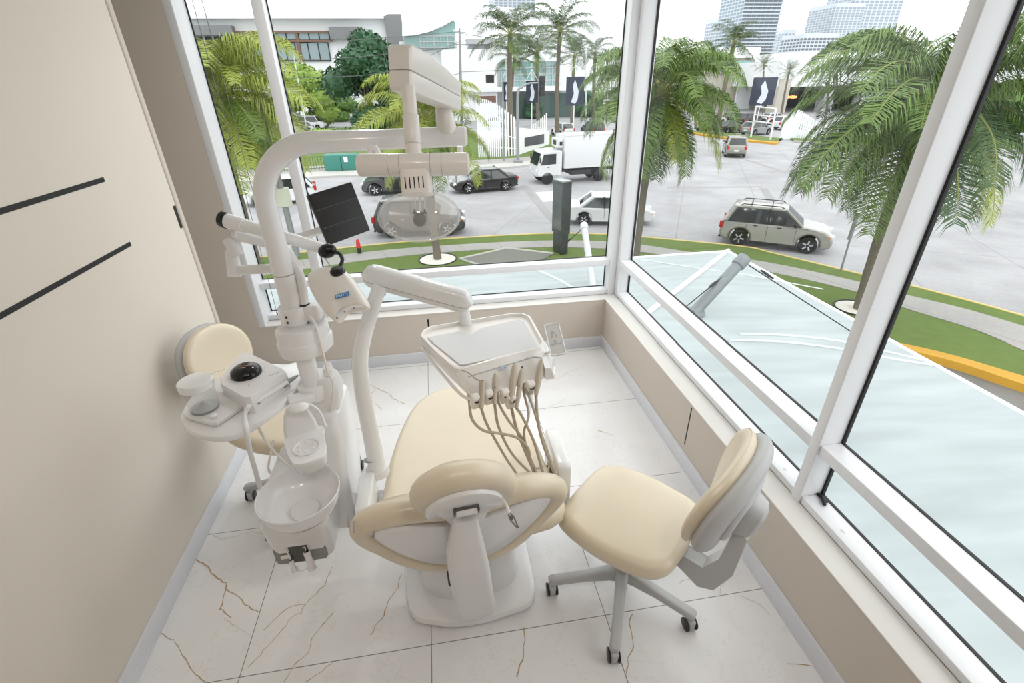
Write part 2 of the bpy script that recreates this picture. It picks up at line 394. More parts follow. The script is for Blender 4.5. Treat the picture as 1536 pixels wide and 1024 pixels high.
def right_window(n, ya, yb, caps):
    w = window(n)
    b = MB(); b.boxp((X0, ya, ZS+0.006), (X1, yb, ZS+0.04), 0.003); b.boxp((X0, ya, ZT), (X1, yb, 2.75), 0.003); b.build('bottom_rail', M_alu, w)
    b = MB(); b.boxp((X0, ya, ZR-0.037), (X1, yb, ZR+0.012), 0.003); b.build('middle_rail', M_alu, w)
    b = MB()
    for z0, z1 in ((ZS+0.04, ZR-0.037), (ZR+0.012, ZT)):
        b.boxp((X1-0.016, ya, z0), (X1-0.004, ya+0.006, z1)); b.boxp((X1-0.016, yb-0.010, z0), (X1-0.004, yb, z1)); b.boxp((X1-0.016, ya, z0), (X1-0.004, yb, z0+0.003))
    b.build('gasket', M_black, w, smooth=False)
    for z0, z1 in ((ZS+0.04, ZR-0.037), (ZR+0.012, ZT)):
        b = MB(); b.boxp((X1-0.013, ya, z0), (X1-0.007, yb, z1)); b.build('pane', G_win, w, smooth=False)
    for y in caps:
        b = MB(); b.lathe([(0.001, 0.004), (0.008, 0.0035), (0.011, 0.001), (0.011, 0)], (X0+0.04, y, ZS+0.04), seg=16); b.build('screw_cap', M_cap, w)
    return w
back_window(1, -1.318, -0.938); back_window(2, -0.875, 1.333)
right_window(3, 1.288, 3.455, (1.40, 2.35, 3.38)); w4 = right_window(4, 0.20, 1.243, (1.06, 0.35))
b = MB(); b.box((X1-0.03, 1.215, ZS+0.048), (0.018, 0.05, 0.012), None, 0.004); b.box((X1-0.04, 1.20, ZS+0.05), (0.012, 0.05, 0.012), R(-25), 0.004); b.build('latch', M_black, w4)

# flush black inlays in the walls
def strip(p0, p1, label):
    b = MB(); b.boxp(p0, p1, 0.0008); tag(b.build('wall_inlay', M_strip, smooth=False), label, 'wall inlay')
strip((XL-0.004, 0.2, 1.664), (XL+0.002, 2.228, 1.682), 'upper of the two long black inlay lines on the left wall')
strip((XL-0.004, 0.2, 1.400), (XL+0.002, 2.231, 1.418), 'lower of the two long black inlay lines on the left wall')
strip((XL-0.004, 2.672, 1.354), (XL+0.002, 2.697, 1.467), 'short black vertical inlay at the far edge of the left wall')
p = aty(641.8, 479, YB); q = aty(643.5, 520, YB)
strip((p.x-0.006, YB-0.002, q.z), (p.x+0.006, YB+0.004, p.z), 'thin black vertical inlay in the low back wall behind the instrument tray')
p = atx(1038.7, 612, XR); q = atx(1026, 665, XR)
strip((XR-0.002, (p.y+q.y)/2-0.004, q.z), (XR+0.004, (p.y+q.y)/2+0.004, p.z), 'thin black vertical inlay in the low right wall behind the front stool')

M_clear = mat('grey_plate', rgb(205, 203, 200), 0.15, spec=0.6); M_chrome = mat('chrome', rgb(225, 225, 228), 0.12, 1.0)
# blind cords hanging in the left window
M_cord = mat('cord_grey', rgb(120, 120, 118), 0.6)
for k, (x, zb, lab) in enumerate(((-1.235, 0.50, 'thin grey blind cord nearest the pilaster, in the left window'), (-1.185, 0.47, 'thin grey blind cord further from the pilaster, in the left window'))):
    b = MB(); b.tube([(x, Y0-0.03, 2.74), (x+0.003, Y0-0.03, 1.6), (x-0.004, Y0-0.03, zb)], 0.0018, 6, smooth=6); b.lathe([(0.002, 0.03), (0.005, 0.022), (0.006, 0.0)], (x-0.004, Y0-0.03, zb-0.02), seg=8)
    tag(b.build('blind_cord', M_cord), lab, 'cord', None)

# recessed ceiling downlights (the room's own lamps)
M_lens = mat('lamp_lens', (1, 0.96, 0.9), 0.4, emit=(1.0, 0.93, 0.84, 6.0))
DL = [(-0.35, 3.0), (0.35, 3.0), (-0.45, -0.15), (0.45, -0.15)]
LWATT = 5.5
for i, (x, y) in enumerate(DL):
    t = thing('downlight', 'round white recessed downlight in the ceiling', 'downlight', (x, y, 2.73), 0, 'ceiling downlights')
    b = MB(); b.lathe([(0.07, 0.02), (0.085, 0.02), (0.085, 0.012), (0.07, 0.008)], (x, y, 2.73), caps=False); b.build('rim', M_alu, t)
    b = MB(); b.lathe([(0.001, 0.016), (0.07, 0.016), (0.07, 0.02)], (x, y, 2.73)); b.build('lens', M_lens, t)
    ld = bpy.data.lights.new('downlight_lamp', 'AREA'); ld.shape = 'DISK'; ld.size = 0.14; ld.energy = LWATT if y > 0 else 5.5; ld.color = (1.0, 0.96, 0.92) if y > 0 else (1.0, 0.89, 0.81)
    lo = bpy.data.objects.new('downlight_lamp', ld); COL.objects.link(lo); lo.location = (0, 0, -0.004); lo.parent = t
# ========================================================= DENTAL EQUIPMENT
M_shell = mat('gloss_white_shell', rgb(243, 243, 244), 0.22, var=0.012, coat=0.3)
M_shell2 = mat('satin_white_shell', rgb(237, 236, 236), 0.35, var=0.012)
M_ivory = mat('ivory_plastic', rgb(241, 237, 232), 0.3, var=0.015, coat=0.2)
M_pu = mat('cream_leatherette', rgb(228, 215, 191), 0.34, var=0.02, scale=14, bump=0.03, spec=0.8)
M_grey = mat('light_grey_plastic', rgb(190, 191, 192), 0.4, var=0.02)
M_grey2 = mat('mid_grey_plastic', rgb(158, 158, 157), 0.45, var=0.03)
M_dk = mat('dark_recess', rgb(150, 150, 146), 0.5, var=0.05)
M_blk = mat('gloss_black', rgb(12, 12, 13), 0.16, var=0.1, spec=0.5)
M_blk2 = mat('satin_black', rgb(34, 34, 36), 0.42, var=0.06)
M_hose = mat('taupe_hose', rgb(186, 173, 155), 0.4, var=0.04)
M_hand = mat('taupe_handpiece', rgb(188, 176, 158), 0.3, var=0.04)
M_steel = mat('brushed_steel', rgb(200, 200, 202), 0.25, 1.0, var=0.04)
M_blue = mat('blue_sticker', rgb(62, 138, 200), 0.4, var=0.03)
M_white = mat('white_print', rgb(244, 246, 248), 0.4)
M_mat = mat('silicone_mat', rgb(219, 220, 222), 0.55, var=0.015)
M_clearp = glass('clear_plastic', (0.93, 0.94, 0.94), refl=0.14, haze=0.10, hazecol=(0.95, 0.95, 0.95))
M_lampg = glass('lamp_cover_plastic', (0.98, 0.98, 0.98), refl=0.2, haze=0.22, hazecol=(1.0, 1.0, 1.0))
X_, Y_, Z_ = V((1, 0, 0)), V((0, 1, 0)), V((0, 0, 1))
def closed(pts, k=5):
    P = [V((x, y, 0)) for x, y in pts]; n = len(P); o = []
    for i in range(n):
        a, b, c, d = P[i-1], P[i], P[(i+1) % n], P[(i+2) % n]
        for j in range(k):
            t = j/k; q = 0.5*((2*b)+(c-a)*t+(2*a-5*b+4*c-d)*t*t+(3*b-a-3*c+d)*t**3); o.append((q.x, q.y))
    return o
def mirror(h): return h + [(-x, y) for x, y in h[::-1] if abs(x) > 1e-6]

# ------------------------------------------------------------ patient chair
ch = thing('dental_chair', 'cream padded reclining patient chair on a white base, headrest towards the viewer', 'dental chair', (0, 1.5, 0))
cw = R(4.5); CU = V((math.cos(cw), math.sin(cw), 0)); CV = V((-math.sin(cw), math.cos(cw), 0))
b = MB(); b.prism(closed([(-0.262, 1.30), (-0.15, 1.222), (-0.02, 1.200), (0.13, 1.212), (0.268, 1.262), (0.285, 1.5), (0.27, 2.0), (0.0, 2.06), (-0.27, 2.0), (-0.285, 1.62)]), (0, 0, 0.006), X_, Y_, Z_, 0.05, 0.018); b.build('base_plate', M_shell, ch)
b = MB(); b.prism(closed([(-0.25, 1.315), (-0.14, 1.235), (-0.02, 1.214), (0.13, 1.226), (0.256, 1.275), (0.27, 1.5), (0.255, 1.98), (0.0, 2.04), (-0.255, 1.98), (-0.27, 1.62)]), (0, 0, 0), X_, Y_, Z_, 0.008); b.build('base_foot', M_black, ch)
b = MB()
rings = []
for z, k, dy in ((0.05, 1.0, 0), (0.12, 0.97, 0.0), (0.24, 0.93, -0.02), (0.34, 0.9, -0.04), (0.43, 0.86, -0.04), (0.45, 0.8, -0.04)):
    rings.append([V((0.01+x*k, 1.60+dy+y*k, z)) for x, y in superell(0.235, 0.30, 3.2, 40)])
b.loft(rings); b.build('pedestal', M_shell, ch)
b = MB(); b.box((0.02, 1.66, 0.452), (0.5, 0.75, 0.05), cw, 0.02); b.build('seat_frame', M_shell2, ch)
# seat and leg pad
so_ = closed([(-0.31, 1.24), (-0.315, 1.45), (-0.30, 1.66), (-0.262, 1.87), (-0.20, 2.06), (-0.10, 2.17), (0.05, 2.20), (0.20, 2.16), (0.29, 2.02), (0.345, 1.80), (0.37, 1.55), (0.37, 1.24), (0.03, 1.20)])
b = MB(); b.pillow(so_, (0, 0, 0.465), X_, Y_, Z_, 0.10, 0.045, crown=-0.004, bow=lambda x, y: 0.02*max(0, (1.55-y)/0.35)); b.build('seat_cushion', M_pu, ch)
# backrest
BL = R(17); BV = (Z_*math.cos(BL) - CV*math.sin(BL)).normalized(); BN = (CV*math.cos(BL) + Z_*math.sin(BL)).normalized(); BU = CU
BO = V((0.003, 1.085, 0.685))
def onpl(px, py, O, n): d = ray(px, py); return CAM + d*((O-CAM).dot(n)/d.dot(n))
bo = closed(mirror([(0, 0.14), (0.10, 0.150), (0.20, 0.145), (0.27, 0.115), (0.305, 0.07), (0.30, 0.03), (0.27, -0.04), (0.25, -0.11), (0.238, -0.19), (0.195, -0.265), (0.10, -0.30), (0, -0.305)]))
b = MB(); b.pillow(bo, BO+BN*0.012, BU, BV, BN, 0.115, 0.05, crown=-0.012, bow=lambda x, y: 0.3*x*x+0.12*max(0.0, -0.08-y))
ro = closed(mirror([(0, 0.172), (0.10, 0.186), (0.19, 0.185), (0.265, 0.155), (0.312, 0.098), (0.312, 0.040), (0.275, -0.04), (0.235, -0.11), (0.18, -0.185), (0.10, -0.235), (0, -0.25)]))
rp = [BO+BU*x+BV*y+BN*(0.034+0.3*x*x) for x, y in ro]; rp = rp+[rp[0], rp[1]]
b.tube(rp, [0.033+0.007*min(1, max(0, (y+0.05)/0.17)) for x, y in ro+ro[:2]], 16, caps=False); b.build('backrest_cushion', M_pu, ch)
sh = closed(mirror([(0, 0.110), (0.09, 0.125), (0.17, 0.150), (0.24, 0.155), (0.280, 0.115), (0.280, 0.075), (0.247, 0.0), (0.208, -0.065), (0.15, -0.14), (0.07, -0.198), (0, -0.215)]))
b = MB(); b.prism(sh, BO, BU, BV, BN, 0.05, 0.006)
for v_ in b.bm.verts: x = (v_.co-BO).dot(BU); v_.co += BN*0.3*x*x
b.build('back_shell', M_shell, ch)
for px, py in ((523, 789), (531, 797), (561, 805)):
    q = onpl(px, py, BO, BN); b = MB(); b.cyl(q-BN*0.002, q+BN*0.03, 0.0032, seg=10); b.build('screw', M_grey2, ch)
# spine cover that carries the headrest
b = MB(); rings = []
for px, py, y_, w_, t_ in ((698, 776, 0.985, 0.07, 0.018), (698, 792, 0.995, 0.085, 0.02), (698, 806, 1.005, 0.10, 0.028), (699, 826, 1.022, 0.122, 0.034), (703, 850, 1.052, 0.135, 0.036), (708, 880, 1.098, 0.142, 0.036), (713, 905, 1.14, 0.146, 0.034), (715, 917, 1.165, 0.140, 0.026)):
    c = aty(px, py, y_); rings.append([c+CU*x+CV*y for x, y in rrect(w_, t_*2, t_*0.6)])
b.loft(rings); b.build('spine_cover', M_shell2, ch)
b = MB(); q = BO-BV*0.22; b.box(q+CV*0.06-Z_*0.06, (0.15, 0.05, 0.2), cw, 0.01); b.build('hinge_block', M_black, ch)
# headrest
HL = R(30); HV = (Z_*math.cos(HL)-CV*math.sin(HL)).normalized(); HN = (CV*math.cos(HL)+Z_*math.sin(HL)).normalized()
HO = pd(696, 730, 1.235)
def hp_(px, py, off=0.0): return onpl(px, py, HO+HN*off, HN)
rp = spline([hp_(x, y, 0.02) for x, y in ((641, 757), (634, 746), (641, 733), (664, 720), (697, 712), (732, 711), (752, 719), (756, 732), (748, 743))], 6)
b = MB(); nrp = len(rp); b.tube(rp, [0.028+0.010*min(1, 4*min(i, nrp-1-i)/nrp+0.2) for i in range(nrp)], 18)
for e in (rp[0], rp[-1]): b.ball(e, 0.029, 14, 8)
ho = closed([((q-HO).dot(CU), (q-HO).dot(HV)) for q in [hp_(x, y, 0.02) for x, y in ((628, 752), (638, 738), (664, 724), (697, 717), (732, 717), (754, 726), (760, 738), (750, 750), (715, 757), (690, 760), (655, 765), (638, 764))]], 4)
b.pillow(ho, HO+HN*0.02, CU, HV, HN, 0.06, 0.028, crown=-0.006); b.build('headrest_cushion', M_pu, ch)
hb = [((q-HO).dot(CU), (q-HO).dot(HV)) for q in [hp_(x, y, -0.012) for x, y in ((636, 764), (644, 754), (662, 743), (690, 734), (720, 730), (744, 733), (754, 741), (753, 748), (742, 750), (732, 757), (726, 770), (720, 787), (682, 791), (676, 781), (666, 771), (654, 767), (640, 770))]]
b = MB(); b.prism(closed(hb, 3), HO-HN*0.03, CU, HV, HN, 0.045, 0.007); b.build('headrest_bracket', M_shell, ch)
k0 = hp_(699, 762, -0.03)
b = MB(); b.cyl(k0-CU*0.030, k0+CU*0.030, 0.020, seg=24, bev=0.003); b.build('knuckle', M_shell2, ch)
HM = Matrix((CU, HN, HV)).transposed()
for nm, c_, sz in (('gap', k0-CU*0.033, (0.004, 0.03, 0.046)), ('gap', k0+CU*0.033, (0.004, 0.03, 0.040)), ('gap', k0+HV*0.022-HN*0.002, (0.066, 0.012, 0.004))):
    b = MB(); b.box(c_, sz, HM); b.build(nm, M_blk2, ch, smooth=False)
q = hp_(700, 786, -0.034)
b = MB(); b.box(q, (0.054, 0.03, 0.036), HM, 0.004); b.build('slide_bar', M_shell2, ch)
b = MB(); b.box(q-HN*0.0155, (0.012, 0.003, 0.02), HM); b.build('slide_slot', M_blk2, ch)
# arm supports either side
def arm_housing(x, y0, y1, z0, z1, name):
    b = MB(); b.prism(rrect(y1-y0, z1-z0, 0.03), (x-0.028, (y0+y1)/2, (z0+z1)/2), Y_, Z_, X_, 0.056, 0.008); return b.build(name, M_shell, ch)
arm_housing(-0.36, 1.29, 1.51, 0.49, 0.65, 'arm_housing'); arm_housing(0.425, 1.42, 1.68, 0.38, 0.62, 'arm_housing')
for x0_, x1_ in ((-0.34, -0.2), (0.25, 0.40)):
    b = MB(); b.boxp((x0_, 1.42, 0.43), (x1_, 1.5, 0.52)); b.build('side_bracket', M_shell2, ch)

# -------------------------------------------------------------- bib clip
c0 = hp_(752, 745, -0.02); c1 = pd(764, 769, 1.2); c2 = pd(777, 791, 1.2)
t = thing('bib_clip', 'small steel spring clip on a short white cord under the headrest', 'clip', c2)
b = MB(); b.tube([c0, c0.lerp(c1, 0.45)+V((0.003, 0, 0)), c1], [0.0028, 0.0034, 0.0042], 8, smooth=5); b.build('cord', M_ivory, t)
u, v, n = frame(c2-c1, -_f)
b = MB()
for s_ in (-1, 1):
    b.loft([[c1+n*(L*(c2-c1).length)+u*(s_*o_+x)+v*y for x, y in ((-0.0016, -w2), (0.0016, -w2), (0.0016, w2), (-0.0016, w2))] for L, o_, w2 in ((0, 0.003, 0.006), (0.35, 0.0055, 0.0075), (0.7, 0.003, 0.005), (1.0, 0.0015, 0.0025))])
b.cyl(c1+n*0.012-v*0.008, c1+n*0.012+v*0.008, 0.004, seg=10); b.build('jaws', M_steel, t)

# --------------------------------------------------- delivery arm and tray
dl = thing('delivery_unit', 'white instrument delivery tray with grey mat on a bent pole and jointed arm', 'instrument tray', (-0.335, 1.5, 0.65))
P0 = V((-0.338, 1.50, 0.645)); P1 = atz(561, 690, 0.665); 
pp = [atz(566, 703, 0.63), atz(557, 655, 0.76), atz(546, 600, 0.92), aty(540, 545, 1.60), aty(546, 505, 1.62), aty(560, 458, 1.65), aty(570, 428, 1.66)]
b = MB(); b.tube(pp, [0.033, 0.033, 0.032, 0.031, 0.028, 0.026, 0.025], 20, smooth=0) if False else b.tube(pp, [0.0335, 0.025], 20, smooth=8); pole = b.build('pole', M_shell, dl)
b = MB(); q = atz(557.5, 688, 0.672); d_ = (pp[1]-pp[0]).normalized(); b.cyl(q-d_*0.0012, q+d_*0.0012, 0.0342, seg=24); b.build('joint_line', M_grey2, dl)
b = MB(); q = pp[0]; b.lathe([(0.03, -0.03), (0.046, -0.02), (0.046, 0.002), (0.04, 0.012), (0.033, 0.014)], (q.x, q.y, q.z-0.0), seg=28); b.build('pole_socket', M_shell2, dl)
A0 = pd(563, 415, 1.74); A1 = pd(690, 450, 1.74)
b = MB(); q = pp[-1]; b.cyl(pd(568, 442, 1.735), A0+(A1-A0)*0.03-Z_*0.01, 0.026, 0.028, 20); b.build('elbow', M_shell2, dl)
ax = (A1-A0); L_ = ax.length; ax.normalize(); au, av, an = frame(ax, Z_)
def capsule_arm(name, A, L, axn, u, v, h, w, mm, parent, zlo, zhi):
    b = MB(); rings = []
    for i in range(25):
        t_ = i/24; s_ = -h*0.55 + t_*(L+h*1.1)
        e = 1.0
        if s_ < 0: e = math.sqrt(max(0.0, 1-(s_/(h*0.55))**2))
        if s_ > L: e = math.sqrt(max(0.0, 1-((s_-L)/(h*0.55))**2))
        e = max(e, 0.06)
        rings.append([A+axn*s_+u*(x*w*(0.35+0.65*e))+v*(y*h*e) for x, y in [(math.copysign(abs(math.cos(a))**0.75, math.cos(a))*0.5, min(zhi, max(zlo, math.copysign(abs(math.sin(a))**0.75, math.sin(a))*0.5))) for a in [2*math.pi*k/28 for k in range(28)]]])
    b.loft(rings); return b.build(name, mm, parent)
capsule_arm('spring_arm_cover', A0, L_, ax, au, av, 0.088, 0.07, M_shell, dl, -0.14, 0.5)
capsule_arm('spring_arm_base', A0, L_, ax, au, av, 0.0875, 0.0695, M_shell2, dl, -0.5, -0.165)
capsule_arm('arm_seam', A0, L_, ax, au, av, 0.0855, 0.068, M_grey2, dl, -0.2, -0.1)
TZ = 1.10
tp = atz(698, 487, TZ-0.01)
b = MB(); b.cyl(tp, V((tp.x, tp.y, 1.205)), 0.0235, 0.021, 20); b.cyl(tp, tp+Z_*0.045, 0.027, 0.025, 20, bev=0.003); b.build('tray_stem', M_shell2, dl)
def tz(pts, z): return [atz(x, y, z) for x, y in pts]
top = tz([(630, 505), (634, 497), (645, 491), (700, 481.5), (765, 471.5), (785, 471), (796, 476), (808, 497), (818, 515), (812, 523), (750, 539), (692, 556), (682, 555), (655, 531)], TZ)
low = tz([(634, 523), (637, 516), (648, 508), (702, 500), (770, 493), (790, 495), (800, 500), (814, 530), (833, 556), (832, 565), (775, 581), (720, 601), (708, 600), (668, 561)], TZ-0.075)
def ringlerp(a, b_, t_): return [p.lerp(q, t_) for p, q in zip(a, b_)]
def inset(r_, k):
    c = sum(r_, V((0, 0, 0)))/len(r_); return [p+(c-p).normalized()*k for p in r_]
b = MB(); b.loft([inset(low, 0.012), [p+Z_*0.004 for p in inset(low, 0.003)], [p+Z_*0.012 for p in low], ringlerp(low, top, 0.3), ringlerp(low, top, 0.9), top, [p+Z_*0.006 for p in inset(top, 0.003)], [p+Z_*0.007 for p in inset(top, 0.012)], [p-Z_*0.006 for p in inset(top, 0.018)]])
b.build('tray_body', M_ivory, dl, ang=50)
b = MB(); b.poly([p-Z_*0.004 for p in inset(top, 0.0165)])
mt = [p for p in tz([(641, 507), (688, 498), (694, 501), (706, 503), (716, 498), (722, 493), (778, 480), (786, 483), (807, 521), (803, 524), (697, 547), (690, 547)], TZ-0.003)]
b = MB(); b.loft([mt, [p+Z_*0.003 for p in mt]]); b.build('silicone_mat', M_mat, dl)
# right end cap, raised line, left lip, front logo
b = MB(); b.loft([tz([(813, 520), (821, 517), (833, 545), (832, 567), (819, 569), (816, 545)], TZ-0.075), tz([(812, 517), (818, 513), (829, 533), (827, 552), (817, 552), (813, 535)], TZ-0.02)]); b.build('end_cap', M_shell, dl)
b = MB(); b.tube(tz([(633, 521), (650, 544), (690, 590), (712, 599)], TZ-0.06), 0.006, 8, smooth=4); b.build('side_lip', M_ivory, dl)
def tray_front(px, py):   # point on the sloping front panel
    a0, a1 = atz(692, 556, TZ), atz(812, 523, TZ); c0_ = atz(720, 601, TZ-0.075); nn = (a1-a0).cross(c0_-a0).normalized(); d_ = ray(px, py)
    if nn.dot(d_) > 0: nn = -nn
    return CAM + d_*((a0-CAM).dot(nn)/d_.dot(nn)), nn
b = MB(); q = [tray_front(x, y) for x, y in ((702, 565), (730, 556), (780, 541), (800, 535), (812, 536))]; b.tube([p+n_*0.0 for p, n_ in q], 0.0022, 6, smooth=4); b.build('panel_groove', M_grey, dl)
c_, nn = tray_front(754, 551.5); e_, _ = tray_front(762, 549); lu = (e_-c_).normalized(); lv = nn.cross(lu)
b = MB(); b.prism(superell(0.0165, 0.0055, 2, 28), c_+nn*0.0002, lu, lv, nn, 0.0006); b.build('logo_badge', M_white, dl)
b = MB()
ring = [c_+nn*0.001+lu*x+lv*y for x, y in superell(0.0165, 0.0055, 2, 28)]; b.tube(ring+[ring[0]], 0.0005, 5)
for k in range(6): b.box(c_+nn*0.001+lu*(-0.0105+k*0.0042)+lv*0.0002*((k*7) % 5-2), (0.0022, 0.0042, 0.0006), Matrix((lu, lv, nn)).transposed())
b.build('logo_print', M_blue, dl, smooth=False)
# small film viewer screen on the right end of the tray
vq = [pd(x, y, d) for x, y, d in ((817, 488, 1.80), (839, 484.5, 1.80), (848, 527, 1.70), (826, 534, 1.70))]
vu = (vq[1]-vq[0]).normalized(); vn = vu.cross(vq[3]-vq[0]).normalized(); 
if vn.dot(_f) > 0: vn = -vn
vv = vn.cross(vu); vc = sum(vq, V((0, 0, 0)))/4; vw = (vq[1]-vq[0]).length; vh = (vq[3]-vq[0]).length
b = MB(); b.prism(rrect(vw, vh, 0.007), vc-vn*0.008, vu, vv, vn, 0.008, 0.002); fv = b.build('film_viewer', M_clear, dl)
b = MB(); rr_ = [vc+vu*x+vv*y for x, y in rrect(vw-0.002, vh-0.002, 0.007)]; b.tube(rr_+[rr_[0]], 0.0022, 6); b.build('viewer_rim', M_white, fv)
b = MB()
for x, y, s1, s2 in ((-0.004, 0.03, 0.012, 0.01), (-0.008, 0.012, 0.006, 0.014), (0.008, 0.010, 0.006, 0.012), (0, -0.016, 0.01, 0.014), (-0.012, -0.026, 0.012, 0.006), (0.012, -0.026, 0.01, 0.006)): b.box(vc+vu*x+vv*y+vn*0.001, (s1, s2, 0.0015), Matrix((vu, vv, vn)).transposed())
b.build('viewer_clips', M_chrome, fv, smooth=False)
b = MB(); b.tube([vc-vv*vh*0.3-vn*0.006, atz(818, 530, TZ-0.03)], 0.006, 8); b.build('viewer_bracket', M_shell2, dl)

# ------------------------------------------------ handpieces and their hoses
def holder(px, py, parent):
    q = pd(px, py, (tray_front(px, py)[0]-CAM).dot(_f)-0.004)
    b = MB(); b.box(q, (0.034, 0.030, 0.062), Matrix.Rotation(R(14), 3, 'Z') @ Matrix.Rotation(R(18), 3, 'X'), 0.009); b.build('holder', M_ivory, parent)
    b = MB(); u, v, n = frame(V((0.1, -0.9, 0.4)), Z_); rr = [q+V((0.004, -0.017, 0.012))+(u*math.cos(a)+v*math.sin(a))*0.0075 for a in [2*math.pi*i/14 for i in range(15)]]; b.tube(rr, 0.0022, 6); b.build('holder_ring', M_blk2, parent)
HP = [  # label, top px, bottom px, hose px(+z), shape
    ('taupe air-water syringe with a thin bent steel nozzle, leftmost on the tray front', (724, 571), (722, 612), [(722, 612, .99), (730, 635, .92), (748, 668, .80), (768, 700, .66), (790, 722, .58)], 0),
    ('slim taupe handpiece second from the left on the tray front', (743, 560), (742, 606), [(742, 606, .99), (748, 640, .90), (768, 680, .76), (798, 712, .62), (810, 724, .57)], 1),
    ('thick taupe handpiece with pale tip, third from the left on the tray front', (772, 546), (766, 604), [(766, 604, .99), (774, 640, .89), (786, 672, .78), (801, 706, .64), (812, 722, .57)], 2),
    ('dark-tipped taupe handpiece fourth from the left, close beside the thick one', (783, 552), (775, 612), [(775, 612, .98), (782, 622, .95), (800, 660, .82), (812, 700, .67), (819, 718, .60)], 3),
    ('rightmost taupe handpiece on the tray front, beside the end cap', (812, 540), (804, 592), [(804, 592, 1.0), (806, 625, .92), (812, 655, .84), (820, 680, .74), (838, 722, .60)], 2)]
for i, (lab, a, bb, hs, kind) in enumerate(HP):
    top_, nn = tray_front(*a); top_ = pd(a[0], a[1], (top_-CAM).dot(_f)-0.034); bot = pd(bb[0], bb[1], (tray_front(*bb)[0]-CAM).dot(_f)-0.03)
    t = thing('handpiece', lab, 'handpiece', bot, 0, 'instruments on the delivery tray')
    holder(bb[0]-9, bb[1]-11, dl)
    r_ = 0.0085 if kind in (2,) else 0.0075; dv = top_-bot
    rs = {0: [(0, 0.0062), (0.1, 0.0075), (0.5, 0.008), (0.8, 0.0095), (0.95, 0.0105), (1.0, 0.008)], 1: [(0, 0.005), (0.12, 0.0068), (0.45, 0.0075), (0.6, 0.0088), (0.85, 0.0085), (1, 0.004)],
          2: [(0, 0.0055), (0.2, 0.0085), (0.5, 0.0105), (0.75, 0.0095), (0.95, 0.0075), (1, 0.005)], 3: [(0, 0.0045), (0.3, 0.007), (0.6, 0.0085), (0.85, 0.008), (0.95, 0.005), (1, 0.003)]}[kind]
    b = MB(); b.tube([bot+dv*s_ for s_, _ in rs], [q*1.22 for _, q in rs], 14); b.build('grip', M_hand, t)
    if kind == 0:
        b = MB(); b.tube([top_, pd(714, 568, (top_-CAM).dot(_f)), pd(703, 559, (top_-CAM).dot(_f)), pd(692, 555, (top_-CAM).dot(_f))], [0.0026, 0.0013], 8, smooth=5); b.build('nozzle', M_steel, t)
        b = MB(); b.ball(top_-_f*0.008+Z_*0.002, 0.0035, 10, 6); b.ball(top_-_f*0.008-Z_*0.009, 0.0035, 10, 6); b.build('buttons', M_blk2, t)
    else:
        b = MB(); b.cyl(top_, top_+dv.normalized()*0.007, 0.0035, 0.0028, 10); b.build('tip', M_steel if kind != 3 else M_blk2, t)
        b = MB(); q = bot+dv*0.55; b.ball(q-_f*0.009, 0.003, 10, 6); b.build('screw', M_blk2, t)
    b = MB(); pts = [bot+dv*0.05]+[atz(x, y, z) for x, y, z in hs]; e = pts[-1]
    pts += [V((0.39, 1.50+0.015*i, 0.52)), V((0.40, 1.53+0.015*i, 0.47))]
    b.tube(pts, 0.0052 if kind != 2 else 0.0058, 10, smooth=8); b.build('hose', M_hose, t)
# supply hoses that hang in loops from under the tray back to the chair
sup = [([(704, 602, 1.0), (708, 628, .96), (725, 645, .93), (752, 650, .90), (775, 656, .86), (792, 672, .80), (800, 700, .66)], 'taupe supply hose looping from the left underside of the tray', 0.0052),
       ([(748, 604, 1.0), (764, 632, .93), (782, 655, .84), (797, 690, .70), (810, 715, .60)], 'taupe supply hose crossing behind the second handpiece hose', 0.0048),
       ([(790, 585, 1.02), (800, 612, .96), (812, 650, .84), (826, 690, .70), (836, 715, .60)], 'taupe supply hose hanging furthest right under the tray', 0.0048),
       ([(786, 590, 1.0), (793, 622, .93), (786, 650, .86), (795, 690, .70), (806, 718, .60)], 'taupe supply hose hanging between the fourth and rightmost handpieces', 0.0046)]
for pts, lab, r_ in sup:
    b = MB(); P = [atz(x, y, z) for x, y, z in pts]; P = [V((P[0].x, P[0].y+0.03, 1.03))]+P+[V((0.39, 1.56, 0.50))]; b.tube(P, r_, 10, smooth=8); tag(b.build('supply_hose', M_hose), lab, 'hose', 'supply hoses under the tray')
b = MB(); q = atz(797, 583, 1.03); b.tube([q, atz(794, 610, .97), atz(790, 640, .93)], [0.009, 0.006, 0.0035], 10); tag(b.build('saliva_ejector', M_clearp), 'translucent tapered ejector tip hanging under the tray right of the handpieces', 'ejector tip')

